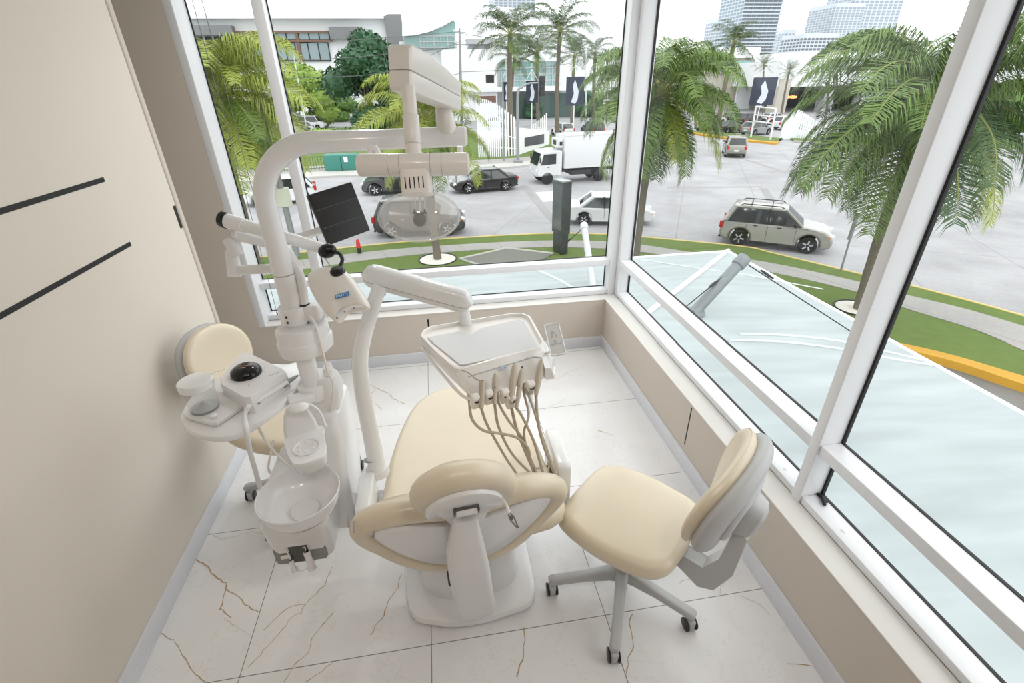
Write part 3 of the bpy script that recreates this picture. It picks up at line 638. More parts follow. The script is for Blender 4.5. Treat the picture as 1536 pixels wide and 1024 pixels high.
# ------------------------------------------------------------- cuspidor unit
cu = thing('cuspidor_unit', 'white spittoon unit with round bowl, cup filler and suction recess left of the chair', 'spittoon', (-0.55, 1.5, 0))
b = MB(); rings = []
for z, x0, x1, y0, y1 in ((0.450, -0.685, -0.50, 1.292, 1.52), (0.455, -0.692, -0.493, 1.285, 1.53), (0.56, -0.700, -0.485, 1.272, 1.56), (0.66, -0.704, -0.480, 1.262, 1.60), (0.72, -0.698, -0.482, 1.262, 1.62), (0.74, -0.685, -0.492, 1.28, 1.61)):
    rings.append([V(((x0+x1)/2+x, (y0+y1)/2+y, z)) for x, y in rrect(x1-x0, y1-y0, 0.03, 6)])
b.loft(rings); b.build('front_housing', M_shell, cu)
b = MB(); rings = []
for z, x0, x1, y0, y1 in ((0.40, -0.63, -0.445, 1.46, 1.74), (0.55, -0.63, -0.432, 1.45, 1.76), (0.72, -0.63, -0.425, 1.46, 1.78), (0.84, -0.63, -0.422, 1.50, 1.78), (0.90, -0.62, -0.428, 1.53, 1.77), (0.91, -0.61, -0.44, 1.545, 1.755)):
    rings.append([V(((x0+x1)/2+x, (y0+y1)/2+y, z)) for x, y in rrect(x1-x0, y1-y0, 0.035, 6)])
b.loft(rings); b.build('tower', M_shell, cu)
b = MB(); rings = []
for z, x0, x1, y0, y1 in ((0.905, -0.575, -0.432, 1.56, 1.72), (0.97, -0.57, -0.425, 1.57, 1.71), (1.02, -0.562, -0.43, 1.575, 1.69), (1.04, -0.55, -0.44, 1.585, 1.67)):
    rings.append([V(((x0+x1)/2+x, (y0+y1)/2+y, z)) for x, y in rrect(x1-x0, y1-y0, 0.03, 6)])
b.loft(rings); b.build('neck', M_shell2, cu)
b = MB(); b.boxp((-0.47, 1.50, 0.40), (-0.2, 1.60, 0.45), 0.01); b.build('link_arm', M_grey, cu)
# bowl
BC = pd(447, 738, 1.52)
prof = [(0.001, -0.088), (0.05, -0.087), (0.085, -0.078), (0.108, -0.058), (0.120, -0.03), (0.125, -0.004), (0.1265, 0.0), (0.1245, 0.003), (0.121, 0.0), (0.116, -0.026), (0.103, -0.052), (0.082, -0.068), (0.05, -0.075), (0.001, -0.078)]
b = MB(); b.lathe(prof[::-1], BC, seg=56); bw = b.build('bowl', M_shell, cu)
b = MB(); b.lathe([(0.044, -0.074), (0.046, -0.069), (0.042, -0.064), (0.02, -0.061), (0.001, -0.0605)], BC+V((0.008, -0.006, 0)), seg=36); b.build('drain_cover', M_shell2, bw)
b = MB(); b.lathe([(0.07, -0.125), (0.08, -0.09), (0.05, -0.087)], BC, seg=36); b.build('bowl_foot', M_shell2, cu)
# cup filler deck
FC = pd(459, 668, 1.54)
fu = V((0.93, 0.36, 0)).normalized(); fv_ = V((-0.36, 0.93, 0)).normalized()
deck = closed([(-0.042, -0.075), (0.0, -0.085), (0.042, -0.075), (0.056, -0.03), (0.06, 0.03), (0.062, 0.08), (-0.05, 0.08), (-0.058, 0.02), (-0.056, -0.03)], 5)
b = MB(); b.loft([[FC+fu*(x*k)+fv_*(y*k+dy)+Z_*z for x, y in deck] for z, k, dy in ((-0.075, 0.8, 0.02), (-0.06, 0.88, 0.012), (-0.012, 0.98, 0.0), (-0.004, 1.0, 0), (0.0, 0.985, 0), (0.001, 0.9, 0))])
dk = b.build('cup_deck', M_shell, cu)
b = MB(); b.lathe([(0.04, 0.0015), (0.042, 0.005), (0.0385, 0.0055), (0.036, 0.0018), (0.001, 0.0016)], FC-fv_*0.012, seg=32, sx=1.0, sy=1.0); b.build('cup_recess', M_shell2, dk)
b = MB(); 
for k in range(6):
    a = R(60*k+20); q = FC-fv_*0.012+fu*0.024*math.cos(a)+fv_*0.024*math.sin(a); b.ball(q+Z_*0.004, 0.004, 8, 6)
b.build('cup_pegs', M_white, dk)
b = MB(); b.loft([[FC+fu*x+fv_*(y+o_)+Z_*z for x, y in rrect(w_, 0.022, 0.01)] for z, w_, o_ in ((-0.02, 0.112, 0.078), (0.03, 0.10, 0.082), (0.075, 0.078, 0.085), (0.10, 0.05, 0.088), (0.106, 0.03, 0.088))]); b.build('deck_back', M_shell2, cu)
sp0 = pd(448, 611, 1.52)
b = MB(); b.ball(sp0, (0.031, 0.023, 0.014), 24, 12, Matrix.Rotation(R(15), 3, 'Z')); b.build('spout_cap', M_shell, cu)
b = MB(); b.tube([sp0+V((0.02, 0.0, 0.0)), pd(465, 606, 1.55), pd(480, 618, 1.57), pd(489, 640, 1.57)], 0.004, 8, smooth=6); b.build('rinse_pipe', M_shell, cu)
# suction recess under the front edge
fy = 1.280
rc = rrect(0.180, 0.104, 0.03, 5)
fc = V((-0.597, fy, 0.498))
b = MB(); b.prism([(x, max(y, -0.044)) for x, y in rc], fc+V((0, 0.004, 0)), X_, Z_, V((0, -1, 0)), 0.006); rec = b.build('suction_recess', M_dk, cu)
b = MB(); b.boxp((fc.x-0.035, fy-0.006, fc.z-0.036), (fc.x+0.03, fy-0.002, fc.z+0.048)); b.build('recess_centre', mat('recess_dark', rgb(88, 88, 84), 0.5), rec, smooth=False)
b = MB(); b.boxp((fc.x-0.068, fy-0.012, fc.z-0.008), (fc.x-0.035, fy-0.003, fc.z+0.006), 0.002); b.build('switch', M_ivory, rec)
for nm, x, z0, r_, L in (('saliva_nozzle', -0.032, -0.012, 0.0085, 0.034), ('suction_nozzle', 0.028, 0.022, 0.012, 0.066)):
    q = fc+V((x, -0.018, z0))
    b = MB(); b.tube([q, q+V((0.006, -0.012, -L*0.5)), q+V((0.010, -0.02, -L))], [r_, r_*0.95, r_*1.35], 16); nz_ = b.build(nm, M_shell2, rec)
    b = MB(); b.cyl(q+V((0, 0, 0.0002)), q+V((0, 0.0, 0.001)), r_*0.65, seg=14); b.build('bore', M_blk, nz_)
    b = MB(); b.tube([q+V((-0.014, 0.012, 0.05 if x < 0 else 0.01)), q+V((-0.003, 0.006, 0.016)), q+V((-0.006, 0.004, -0.014)), q+V((0.002, 0.002, -0.03))], 0.002, 6, smooth=5); b.build('hook', M_white, rec)
b = MB(); q = fc+V((-0.02, -0.02, -0.04)); b.tube([q, q+V((0.012, 0.0, -0.03)), q+V((0.05, 0.05, -0.04)), q+V((0.07, 0.16, 0.02))], 0.003, 8, smooth=6); b.build('drain_tube', M_clearp, cu)

# -------------------------------------------- light pole, side table, lamp
PX, PY = -0.515, 1.60
lt = thing('dental_light', 'white operating light with clear oval cover hanging from a curved pole', 'operating light', (PX, PY, 0.92))
path = [V((PX, PY, 0.95)), V((PX, PY, 1.2)), V((PX, PY, 1.45)), V((PX, PY, 1.62))]
zc_ = 1.845; rb_ = 0.175
for k in range(1, 12):
    a = R(90*k/11); path.append(V((PX+rb_*(1-math.cos(a)), PY, zc_-rb_+rb_*math.sin(a))))
path[3] = V((PX, PY, zc_-rb_-0.01))
path += [V((PX+0.35, PY, zc_+0.001)), V((0.105, PY, zc_+0.002))]
b = MB(); b.tube(path, [0.033]*3+[0.0315]*12+[0.029]*2, 26); b.cyl((0.1045, PY, zc_+0.002), (0.113, PY, zc_+0.002), 0.029, 0.024, 26); b.build('pole', M_shell, lt)
b = MB(); b.cyl((PX, PY, 1.447), (PX, PY, 1.45), 0.0336, seg=28); b.build('pole_joint', M_grey2, lt)
# clamp ring and rotating block on the pole
q = aty(444, 470, PY); 
b = MB(); b.cyl((PX, PY, q.z-0.03), (PX, PY, q.z+0.03), 0.046, seg=30, bev=0.004); b.box((PX+0.06, PY+0.005, q.z+0.003), (0.07, 0.06, 0.056), R(-8), 0.012); b.build('clamp_collar', M_shell, lt)
b = MB()
for dz in (0.008, -0.012): b.cyl((PX-0.012, PY-0.0455, q.z+dz), (PX-0.012, PY-0.048, q.z+dz), 0.004, seg=10)
b.build('clamp_screws', M_blk2, lt)
q2 = aty(452, 507, PY)
blk = closed([(-0.075, -0.01), (-0.055, -0.06), (0, -0.078), (0.055, -0.062), (0.095, -0.012), (0.10, 0.05), (0.04, 0.085), (-0.04, 0.07)], 5)
b = MB(); b.loft([[V((PX+x*k, PY+y*k, q2.z+z)) for x, y in blk] for z, k in ((-0.052, 0.9), (-0.045, 0.97), (-0.01, 1.0), (0.0, 0.985), (0.004, 0.93), (0.04, 0.92), (0.048, 0.9), (0.052, 0.82))]); b.build('rotary_block', M_shell, lt)
b = MB(); b.box((PX+0.085, PY+0.05, q2.z+0.085), (0.13, 0.05, 0.045), Matrix.Rotation(R(28), 3, 'Z') @ Matrix.Rotation(R(-32), 3, 'Y'), 0.008); b.build('block_arm', M_shell2, lt)
# head: rear joint, sprung arm, drop tube, handle bar, neck, cover
N0 = pd(602, 103, 1.13); F0 = aty(668, 137, PY-0.02)
JT = aty(663, 151, PY); JB = aty(671, 199, PY)
b = MB(); rings = []
for t_, r_ in ((0, 0.030), (0.25, 0.0295), (0.5, 0.027), (0.52, 0.026), (0.8, 0.024), (1.0, 0.015)):
    c = JB.lerp(JT, t_); rings.append([c+V((math.cos(a)*r_, math.sin(a)*r_, 0)) for a in [2*math.pi*i/20 for i in range(20)]])
b.loft(rings); b.build('rear_joint', M_ivory, lt)
b = MB(); b.cyl(JT-Z_*0.004, JT+Z_*0.02, 0.008, seg=12); b.build('joint_pin', M_blk2, lt)
ax2 = (F0-N0); L2 = ax2.length; ax2.normalize(); u2, v2, n2 = frame(ax2, Z_)
def sect(w_, h0, h1, r_=0.008): return [(x, y+(h0+h1)/2) for x, y in rrect(w_, h1-h0, r_, 4)]
st = [(-0.012, 0.05, -0.040, 0.040), (-0.006, 0.058, -0.046, 0.047), (0.0, 0.06, -0.048, 0.050), (0.1, 0.062, -0.048, 0.052), (0.22, 0.060, -0.045, 0.046), (0.34, 0.056, -0.042, 0.034), (L2-0.03, 0.052, -0.038, 0.018), (L2+0.01, 0.047, -0.035, 0.002), (L2+0.02, 0.04, -0.033, -0.008)]
b = MB(); b.loft([[N0+n2*s_+u2*x+v2*y for x, y in sect(w_, max(-0.004, h0), max(h1, 0.0), 0.005)] for s_, w_, h0, h1 in st if h1 > 0.01]); b.build('arm_top_cover', M_ivory, lt)
b = MB(); b.loft([[N0+n2*s_+u2*x+v2*y for x, y in sect(w_-0.001, h0, min(h1, -0.0055), 0.005)] for s_, w_, h0, h1 in st]); b.build('arm_body', M_ivory, lt)
D0 = pd(613, 138, 1.135); D1 = pd(621, 236, 1.15)
b = MB(); b.cyl(D0+Z_*0.012, D0.lerp(D1, 0.36), 0.0165, seg=22); b.cyl(D0.lerp(D1, 0.355), D0.lerp(D1, 0.80), 0.0195, seg=22, bev=0.002); b.cyl(D0.lerp(D1, 0.805), D1, 0.0185, 0.0195, seg=22); b.build('drop_tube', M_ivory, lt)
H0 = pd(537, 248, 1.15); H1 = pd(704, 246, 1.15); hx = (H1-H0).normalized()
b = MB(); b.cyl(H0, H1, 0.0262, seg=30, bev=0.007); hb_ = b.build('handle_bar', M_ivory, lt)
HL_ = (H1-H0).length
for f_ in (0.285, 0.385, 0.66, 0.76): b = MB(); b.cyl(H0+hx*(HL_*f_-0.0004), H0+hx*(HL_*f_+0.0004), 0.0265, seg=30); b.build('bar_seam', M_grey2, hb_)
for s_, (px, py) in ((0, (560, 227)), (1, (690, 227))):
    q = pd(px, py, 1.2 if s_ == 0 else 1.21)
    b = MB(); b.tube([q+hx*-0.012-Z_*0.012, q+hx*-0.006+Z_*0.004, q+hx*0.006+Z_*0.006, q+hx*0.014-Z_*0.012] if s_ == 0 else [q-Z_*0.02, q+Z_*0.012], 0.008, 12, smooth=5); b.build('rear_handle', M_shell, lt)
NK0 = pd(624, 262, 1.155); NK1 = pd(627, 294, 1.165); nu, nv, nn_ = frame(NK1-NK0, -_f)
b = MB(); b.loft([[NK0.lerp(NK1, t_)+nu*x+nv*y for x, y in rrect(0.072, 0.05, 0.014)] for t_ in (-0.2, 0.3, 1.0)]); nk = b.build('neck', M_ivory, lt)
b = MB()
for k in range(5): b.box(NK0.lerp(NK1, 0.42)+nu*(-0.0225+k*0.0105)+nv*0.0245, (0.0024, 0.002, 0.026), Matrix((nu, nv, nn_)).transposed())
b.build('vent_slots', M_blk, nk, smooth=False)
LC = pd(630, 324, 1.17); ru = hx; rv = _u; rn = -_f
LM = Matrix((ru, rv, rn)).transposed()
b = MB(); b.ball(LC, (0.097, 0.062, 0.05), 40, 22, LM); b.build('lamp_cover', M_lampg, lt)
rim = MB(); rr_ = [LC+ru*(0.0975*math.cos(a))+rv*(0.060*math.sin(a)-0.004)+rn*0.012 for a in [2*math.pi*i/48 for i in range(49)]]; rim.tube(rr_, 0.0035, 8); rim.build('cover_rim', M_lampg, lt)
b = MB(); rings = []
for t_ in (0.15, 0.5, 0.8, 1.0):
    rings.append([LC-rn*(0.036-0.03*t_)+rv*0.008+ru*(0.078*t_*math.cos(a))+rv*(0.042*t_*math.sin(a)) for a in [2*math.pi*i/40 for i in range(40)]])
b.loft(rings, caps=False); b.build('reflector', glass('reflector_film', (0.95, 0.94, 0.92), refl=0.3, haze=0.24, hazecol=(0.98, 0.95, 0.90), rough=0.2), lt)
b = MB(); q = LC-rv*0.010+rn*0.004; b.ball(q, (0.017, 0.017, 0.014), 20, 12, LM); b.build('bulb_shield', mat('bulb_shield', rgb(60, 55, 50), 0.4), lt)
b = MB(); b.box(q+rv*0.016, (0.034, 0.004, 0.008), LM); b.box(q+rv*0.021-ru*0.012, (0.004, 0.008, 0.006), LM); b.box(q+rv*0.021+ru*0.012, (0.004, 0.008, 0.006), LM); b.build('bulb_holder', M_blk2, lt, smooth=False)
b = MB()
for dx in (-0.012, 0.0, 0.012): b.cyl(q+rv*0.02+ru*dx, q+rv*0.055+ru*dx-rn*0.004, 0.0015, seg=6)
b.build('bulb_stems', M_ivory, lt)

# side table clamped on the pole
TT = 1.0
tb = thing('side_table', 'white rounded swing table clamped to the pole beside the wall', 'side table', (-0.75, 1.6, 0.95))
to = [(p.x, p.y) for p in tz([(271, 622), (273, 634), (282, 644), (302, 652), (325, 655), (350, 652), (375, 640), (405, 620), (430, 600), (447, 580), (458, 566), (468, 558), (474, 548), (455, 540), (430, 545), (400, 545), (350, 555), (310, 575), (285, 596)], TT)]
to = closed(to, 3)
b = MB(); b.prism(to, (0, 0, TT-0.024), X_, Y_, Z_, 0.024, 0.006); b.build('tabletop', M_shell, tb)
b = MB(); b.cyl((PX, PY, TT-0.04), (PX, PY, TT+0.02), 0.052, seg=30, bev=0.004); b.box((PX+0.055, PY+0.02, TT+0.005), (0.05, 0.05, 0.05), R(12), 0.006); b.box((PX-0.03, PY-0.055, TT-0.01), (0.09, 0.05, 0.035), R(20), 0.008); b.build('clamp', M_shell, tb)
kq = pd(492, 554, 1.80)
b = MB(); b.cyl((PX+0.07, PY+0.03, TT+0.02), kq+V((0.0, 0, 0)), 0.008, seg=12)
rings = []
for z, k in ((-0.014, 0.8), (-0.01, 1), (0.01, 1), (0.014, 0.8)):
    rings.append([kq+X_*z*1.0+(Y_*math.cos(a)+Z_*math.sin(a))*(0.024*k*(1+0.16*math.cos(5*a))) for a in [2*math.pi*i/40 for i in range(40)]])
b.loft(rings); b.build('clamp_knob', M_shell2, tb)
b = MB(); b.box((-0.86, 1.63, TT-0.04), (0.2, 0.05, 0.03), R(-20), 0.008); b.build('under_bracket', M_grey, tb)

# ------------------------------------------------------ ultrasonic scaler
sc_ = thing('ultrasonic_scaler', 'white ultrasonic scaler with a black domed dial on the side table', 'scaler', (-0.72, 1.55, TT))
def qz(pts, z): return [atz(x, y, z) for x, y in pts]
bp = qz([(274, 621), (279, 626), (318, 637), (326, 636), (366, 609), (372, 600), (318, 585), (312, 586)], TT+0.012)
def scale_ring(r_, k, dz):
    c = sum(r_, V((0, 0, 0)))/len(r_); return [V((c.x+(p.x-c.x)*k, c.y+(p.y-c.y)*k, p.z+dz)) for p in r_]
b = MB(); b.loft([scale_ring(bp, 0.96, -0.010), scale_ring(bp, 1.0, -0.006), scale_ring(bp, 1.0, 0.004), scale_ring(bp, 0.97, 0.007)]); b.build('bottle_plinth', M_shell2, sc_)
tpz = TT+0.066
mb_t = qz([(363, 526), (370, 526), (426, 553), (430, 558), (376, 596), (366, 597), (331, 577), (329, 566)], tpz)
cen = sum(mb_t, V((0, 0, 0)))/8
# the top slopes up towards the dial end
rings = []
for k, h_ in ((0.99, -0.066), (1.0, -0.06), (1.0, -0.02), (0.99, -0.006), (0.955, 0.0)):
    rings.append([V((cen.x+(p.x-cen.x)*k, cen.y+(p.y-cen.y)*k, tpz+h_)) for p in mb_t])
b = MB(); b.loft(rings); b.build('housing', M_shell2, sc_)
dc = atz(370, 560, tpz)
b = MB(); b.lathe([(0.053, 0), (0.053, 0.008), (0.049, 0.020), (0.036, 0.03), (0.018, 0.034), (0.001, 0.035)], dc, seg=40); b.build('dial', M_blk, sc_)
b = MB()
for k, (dx, dy) in enumerate(((0.006, -0.002), (-0.002, -0.014))): b.box(dc+V((dx, dy, 0.0348-k*0.0006)), (0.022, 0.003, 0.001), R(8))
b.build('dial_marks', mat('orange_print', rgb(206, 150, 110), 0.5), sc_, smooth=False)
for (x, y, ln) in ((327, 557, 5), (413, 560, 4)):
    b = MB(); q = atz(x, y, tpz+0.0005)
    for k in range(ln): b.box(q+V((0.0085*k-0.017, 0.0055*k-0.01, 0)), (0.005, 0.0025, 0.0006), R(32))
    b.build('printed_text', M_grey2, sc_, smooth=False)
b = MB(); b.box(atz(373, 577, tpz+0.0005), (0.0018, 0.012, 0.0006)); b.build('scale_mark', M_grey2, sc_, smooth=False)
bb_ = atz(308, 612, TT+0.02)
b = MB(); b.lathe([(0.046, 0.004), (0.047, 0.02), (0.050, 0.095), (0.050, 0.10)], bb_, seg=36, caps=False); b.lathe([(0.001, 0.0), (0.044, 0.0), (0.046, 0.006)], bb_, seg=36, caps=False); bt = b.build('water_bottle', M_clearp, sc_)
b = MB(); b.lathe([(0.052, 0.088), (0.054, 0.09), (0.054, 0.112), (0.05, 0.116), (0.001, 0.117)], bb_, seg=36); b.build('bottle_lid', M_shell, sc_)
b = MB(); b.lathe([(0.042, 0.006), (0.042, 0.01), (0.02, 0.013), (0.012, 0.02), (0.006, 0.03), (0.001, 0.03)], bb_, seg=28); b.build('bottle_valve', M_grey, sc_)
b = MB(); q = atz(321, 624, TT+0.022); b.lathe([(0.011, 0), (0.011, 0.006), (0.008, 0.008), (0.001, 0.008)], q, seg=18); b.build('knob', M_white, sc_)
# its handpiece on a rest along the right side, with hose
h0 = atz(369, 611, TT+0.035); h1 = atz(440, 567, TT+0.035)
t = thing('scaler_handpiece', 'white pen-like scaler handpiece lying along the edge of the scaler, hose attached', 'handpiece', h0)
b = MB(); b.tube([h0, h0.lerp(h1, 0.25), h0.lerp(h1, 0.6), h0.lerp(h1, 0.86), h1], [0.0065, 0.009, 0.0095, 0.0085, 0.006], 14); b.build('grip', M_shell, t)
b = MB(); b.tube([h0.lerp(h1, 0.86), h1, h1+(h1-h0).normalized()*0.022], [0.0088, 0.0075, 0.004], 12); b.build('tip', M_grey2, t)
b = MB(); b.tube([h0, atz(352, 618, TT+0.045), pd(373, 640, 1.44) if False else atz(341, 640, TT-0.02)], 0.005, 8) if False else None
hp = [h0+(h1-h0)*0.02, atz(376, 607, TT+0.04)] 
hp = [h0+(h1-h0)*0.05, atz(367, 622, TT+0.022), pd(369, 640, 1.47), pd(374, 672, 1.52), pd(383, 705, 1.58), pd(393, 738, 1.66), pd(404, 748, 1.72)]
b.tube(hp, 0.0078, 10, smooth=8); b.build('hose', M_shell2, t)
for f_ in (0.2, 0.8):
    b = MB(); q = h0.lerp(h1, f_); b.tube([q+V((-0.022, 0.016, -0.028)), q+V((0.0, 0, -0.012)), q+V((0.012, -0.006, -0.004))], 0.004, 8); b.build('rest', M_grey2, sc_)
b = MB(); b.tube([atz(386, 638, TT-0.04), pd(404, 668, 1.62), pd(428, 694, 1.66), pd(447, 706, 1.66)], 0.0045, 8, smooth=6); tag(b.build('table_hose', M_ivory), 'cream hose running from under the side table to the cup filler', 'hose')
b = MB(); b.tube([pd(410, 660, 1.75), pd(404, 690, 1.8), pd(403, 704, 1.82), pd(412, 714, 1.82), pd(440, 722, 1.75)], 0.0045, 8, smooth=6); tag(b.build('table_cable', M_ivory), 'pale cable hanging in a loop under the side table', 'cable')
b = MB(); b.tube([aty(464, 475, 1.57), aty(472, 485, 1.56), aty(481, 515, 1.55), aty(491, 555, 1.54), aty(500, 578, 1.545), V((-0.462, 1.56, 0.9))], 0.0042, 8, smooth=6); tag(b.build('clamp_cable', M_ivory), 'pale cable running down from the pole clamp in front of the pole', 'cable')

# -------------------------------------------- whitening lamp and its arms
wl = thing('whitening_lamp', 'ivory teardrop-shaped lamp head with blue logo on a jointed white arm', 'whitening lamp', (PX+0.06, PY, 1.25))
b = MB(); b.tube([aty(457, 462, PY+0.0), aty(455, 440, PY+0.005), aty(449, 412, PY+0.015), aty(437, 385, PY+0.03), aty(424, 370, PY+0.05), aty(405, 362, PY+0.06)], 0.0155, 14, smooth=6); b.build('support_tube', M_shell, wl)
b = MB(); q = aty(456, 455, PY); b.cyl(q, q-Z_*0.02, 0.0185, seg=18); b.build('tube_ring', M_blk2, wl)
E0 = pd(412, 403, 1.70); E1 = pd(358, 405, 1.72)
b = MB(); b.tube([E0, E1], 0.0165, 16); b.build('lower_tube', M_shell2, wl)
b = MB(); b.tube([pd(352, 414, 1.72), pd(351, 402, 1.72), pd(349, 388, 1.72), pd(347, 376, 1.72)], [0.024, 0.030, 0.027, 0.021], 18, smooth=4); b.build('elbow', M_shell2, wl)
b = MB(); b.tube([pd(356, 383, 1.71), pd(350, 372, 1.70), pd(343, 360, 1.70)], [0.022, 0.028, 0.020], 18, smooth=4); b.build('elbow', M_shell2, wl)
b = MB(); b.tube([pd(352, 357, 1.69), pd(352, 346, 1.69), pd(351, 335, 1.69)], 0.012, 14); b.build('riser', M_shell2, wl)
b = MB(); b.tube([pd(352, 352, 1.70), pd(420, 369, 1.74)], [0.02, 0.017], 16); b.build('link_arm', M_shell, wl)
G0 = pd(334, 329, 1.66); G1 = pd(486, 373, 1.62); gx = (G1-G0).normalized()
b = MB(); b.tube([G0, G0.lerp(G1, 0.22), G0.lerp(G1, 0.222), G0.lerp(G1, 0.96), G1], [0.026, 0.025, 0.0225, 0.0195, 0.019], 20); b.build('upper_arm', M_shell, wl)
b = MB(); b.cyl(G0-gx*0.005, G0+gx*0.02, 0.0285, seg=24, bev=0.004); b.build('end_cap', M_blk, wl)
b = MB(); u, v, n = frame(gx, Z_); b.loft([[G1+gx*s_+u*x*k+v*y*k for x, y in superell(0.03, 0.021, 2.4, 24)] for s_, k in ((-0.006, 0.85), (0.0, 1.0), (0.018, 1.0), (0.024, 0.8))]) if False else b.ball(pd(491, 376.5, 1.60), (0.031, 0.020, 0.024), 22, 14, Matrix.Rotation(R(-16), 3, 'Y')); b.build('end_cap', M_blk, wl)
b = MB(); b.tube([pd(503, 378, 1.60), pd(510, 381, 1.60), pd(513.5, 390, 1.59), pd(510, 400, 1.58), pd(506, 408, 1.57)], 0.0062, 10, smooth=5); b.build('gooseneck', M_blk2, wl)
hd_c = pd(504, 440, 1.56); hu, hv_, hn_ = _r, _u, -_f
hn_ = (-_f*0.9+Z_*0.35+_r*-0.2).normalized(); hu, hv_, hn_ = frame(hn_, _u)
k_ = 1.56/722*1.1
hout = closed([((x-504)*k_, (440-y)*k_) for x, y in ((461, 416), (468, 407), (482, 403), (502, 403), (518, 411), (535, 430), (550, 449), (555, 461), (543, 464), (524, 469), (514, 482), (500, 473), (482, 455), (467, 434))], 4)
b = MB(); b.pillow(hout, hd_c-hn_*0.03, hu, hv_, hn_, 0.062, 0.026, crown=0.010, back=0.0); hd = b.build('lamp_head', M_ivory, wl)
b = MB(); q = pd(506, 405, 1.545); b.cyl(q+V((0, 0.006, -0.03)), q, 0.023, 0.024, 24, bev=0.004); b.cyl(q-Z_*0.012, q+Z_*0.008, 0.017, seg=20); b.build('swivel_socket', M_blk2, wl)
b = MB(); b.tube([pd(484, 381, 1.6), pd(488, 388, 1.6), pd(494, 397, 1.58), pd(499, 405, 1.56)], 0.002, 6, smooth=5); b.build('head_cable', M_grey, wl)
sq = hd_c+hu*((525-504)*k_)+hv_*((440-450)*k_)+hn_*0.043; su = (hu*0.97+hv_*0.26).normalized(); sv = hn_.cross(su)
b = MB(); b.box(sq, (0.046, 0.013, 0.002), Matrix((su, sv, hn_)).transposed()); st_ = b.build('logo_sticker', M_blue, hd, smooth=False)
b = MB()
for k in range(7):
    q = sq+su*(-0.0185+k*0.006)+hn_*0.0013; b.box(q-su*0.0012, (0.0012, 0.008, 0.0006), Matrix((su, sv, hn_)).transposed())
    b.box(q+sv*(0.002 if k % 2 else -0.002), (0.0036, 0.0014, 0.0006), Matrix((su, sv, hn_)).transposed())
b.build('logo_print', M_white, st_, smooth=False)
pq = [hd_c+hu*((x-504)*k_)+hv_*((440-y)*k_)+hn_*z for x, y, z in ((517, 476, .018), (528, 468, .024), (540, 463, .022), (551, 462, .016))]
b = MB(); b.tube(pq, 0.0065, 10, smooth=4); b.build('control_strip', M_white, hd)
b = MB()
for q in pq[:3]: b.ball(q-hv_*0.006+hn_*0.003, 0.0032, 8, 6)
b.build('buttons', M_grey2, hd)

# --------------------------------------------------- monitor seen from behind
mc = [pd(466, 292.5, 1.80), pd(533, 271.5, 1.88), pd(550, 346, 1.95), pd(489, 370, 1.87)]
mn = thing('monitor', 'small dark monitor with ribbed black back, behind the curved pole', 'monitor', sum(mc, V((0, 0, 0)))/4)
mu = (mc[1]-mc[0]).normalized(); mw = ((mc[1]-mc[0]).length+(mc[2]-mc[3]).length)/2; mn_ = mu.cross(mc[3]-mc[0]).normalized()
if mn_.dot(_f) > 0: mn_ = -mn_
mv = mn_.cross(mu); mh = (mc[3]-mc[0]).length; mC = sum(mc, V((0, 0, 0)))/4
MMX = Matrix((mu, mv, mn_)).transposed()
b = MB(); b.box(mC-mn_*0.014, (mw, mh, 0.026), MMX, 0.004); b.build('case', M_blk2, mn)
b = MB()
for f_ in (0.19, -0.165): b.box(mC+mv*(mh*f_), (mw*0.99, 0.003, 0.0022), MMX)
b.build('rib_lines', mat('dark_grey_line', rgb(78, 78, 80), 0.5), mn, smooth=False)
b = MB(); b.box(mC-mn_*0.0275, (mw*0.94, mh*0.92, 0.002), MMX); b.build('screen', M_blk, mn, smooth=False)
b = MB(); B0 = pd(425, 364, 1.86); B1 = mC-mv*mh*0.22+mu*mw*0.2-mn_*0.05; B0b = aty(422, 368, PY+0.06); Bm = pd(447, 357, 1.93)
b.tube([B0b, Bm, B1], 0.017, 4); b.cyl(B1, mC-mv*mh*0.22+mu*mw*0.2-mn_*0.02, 0.02, seg=16); b.build('support_beam', M_shell, mn, ang=30)
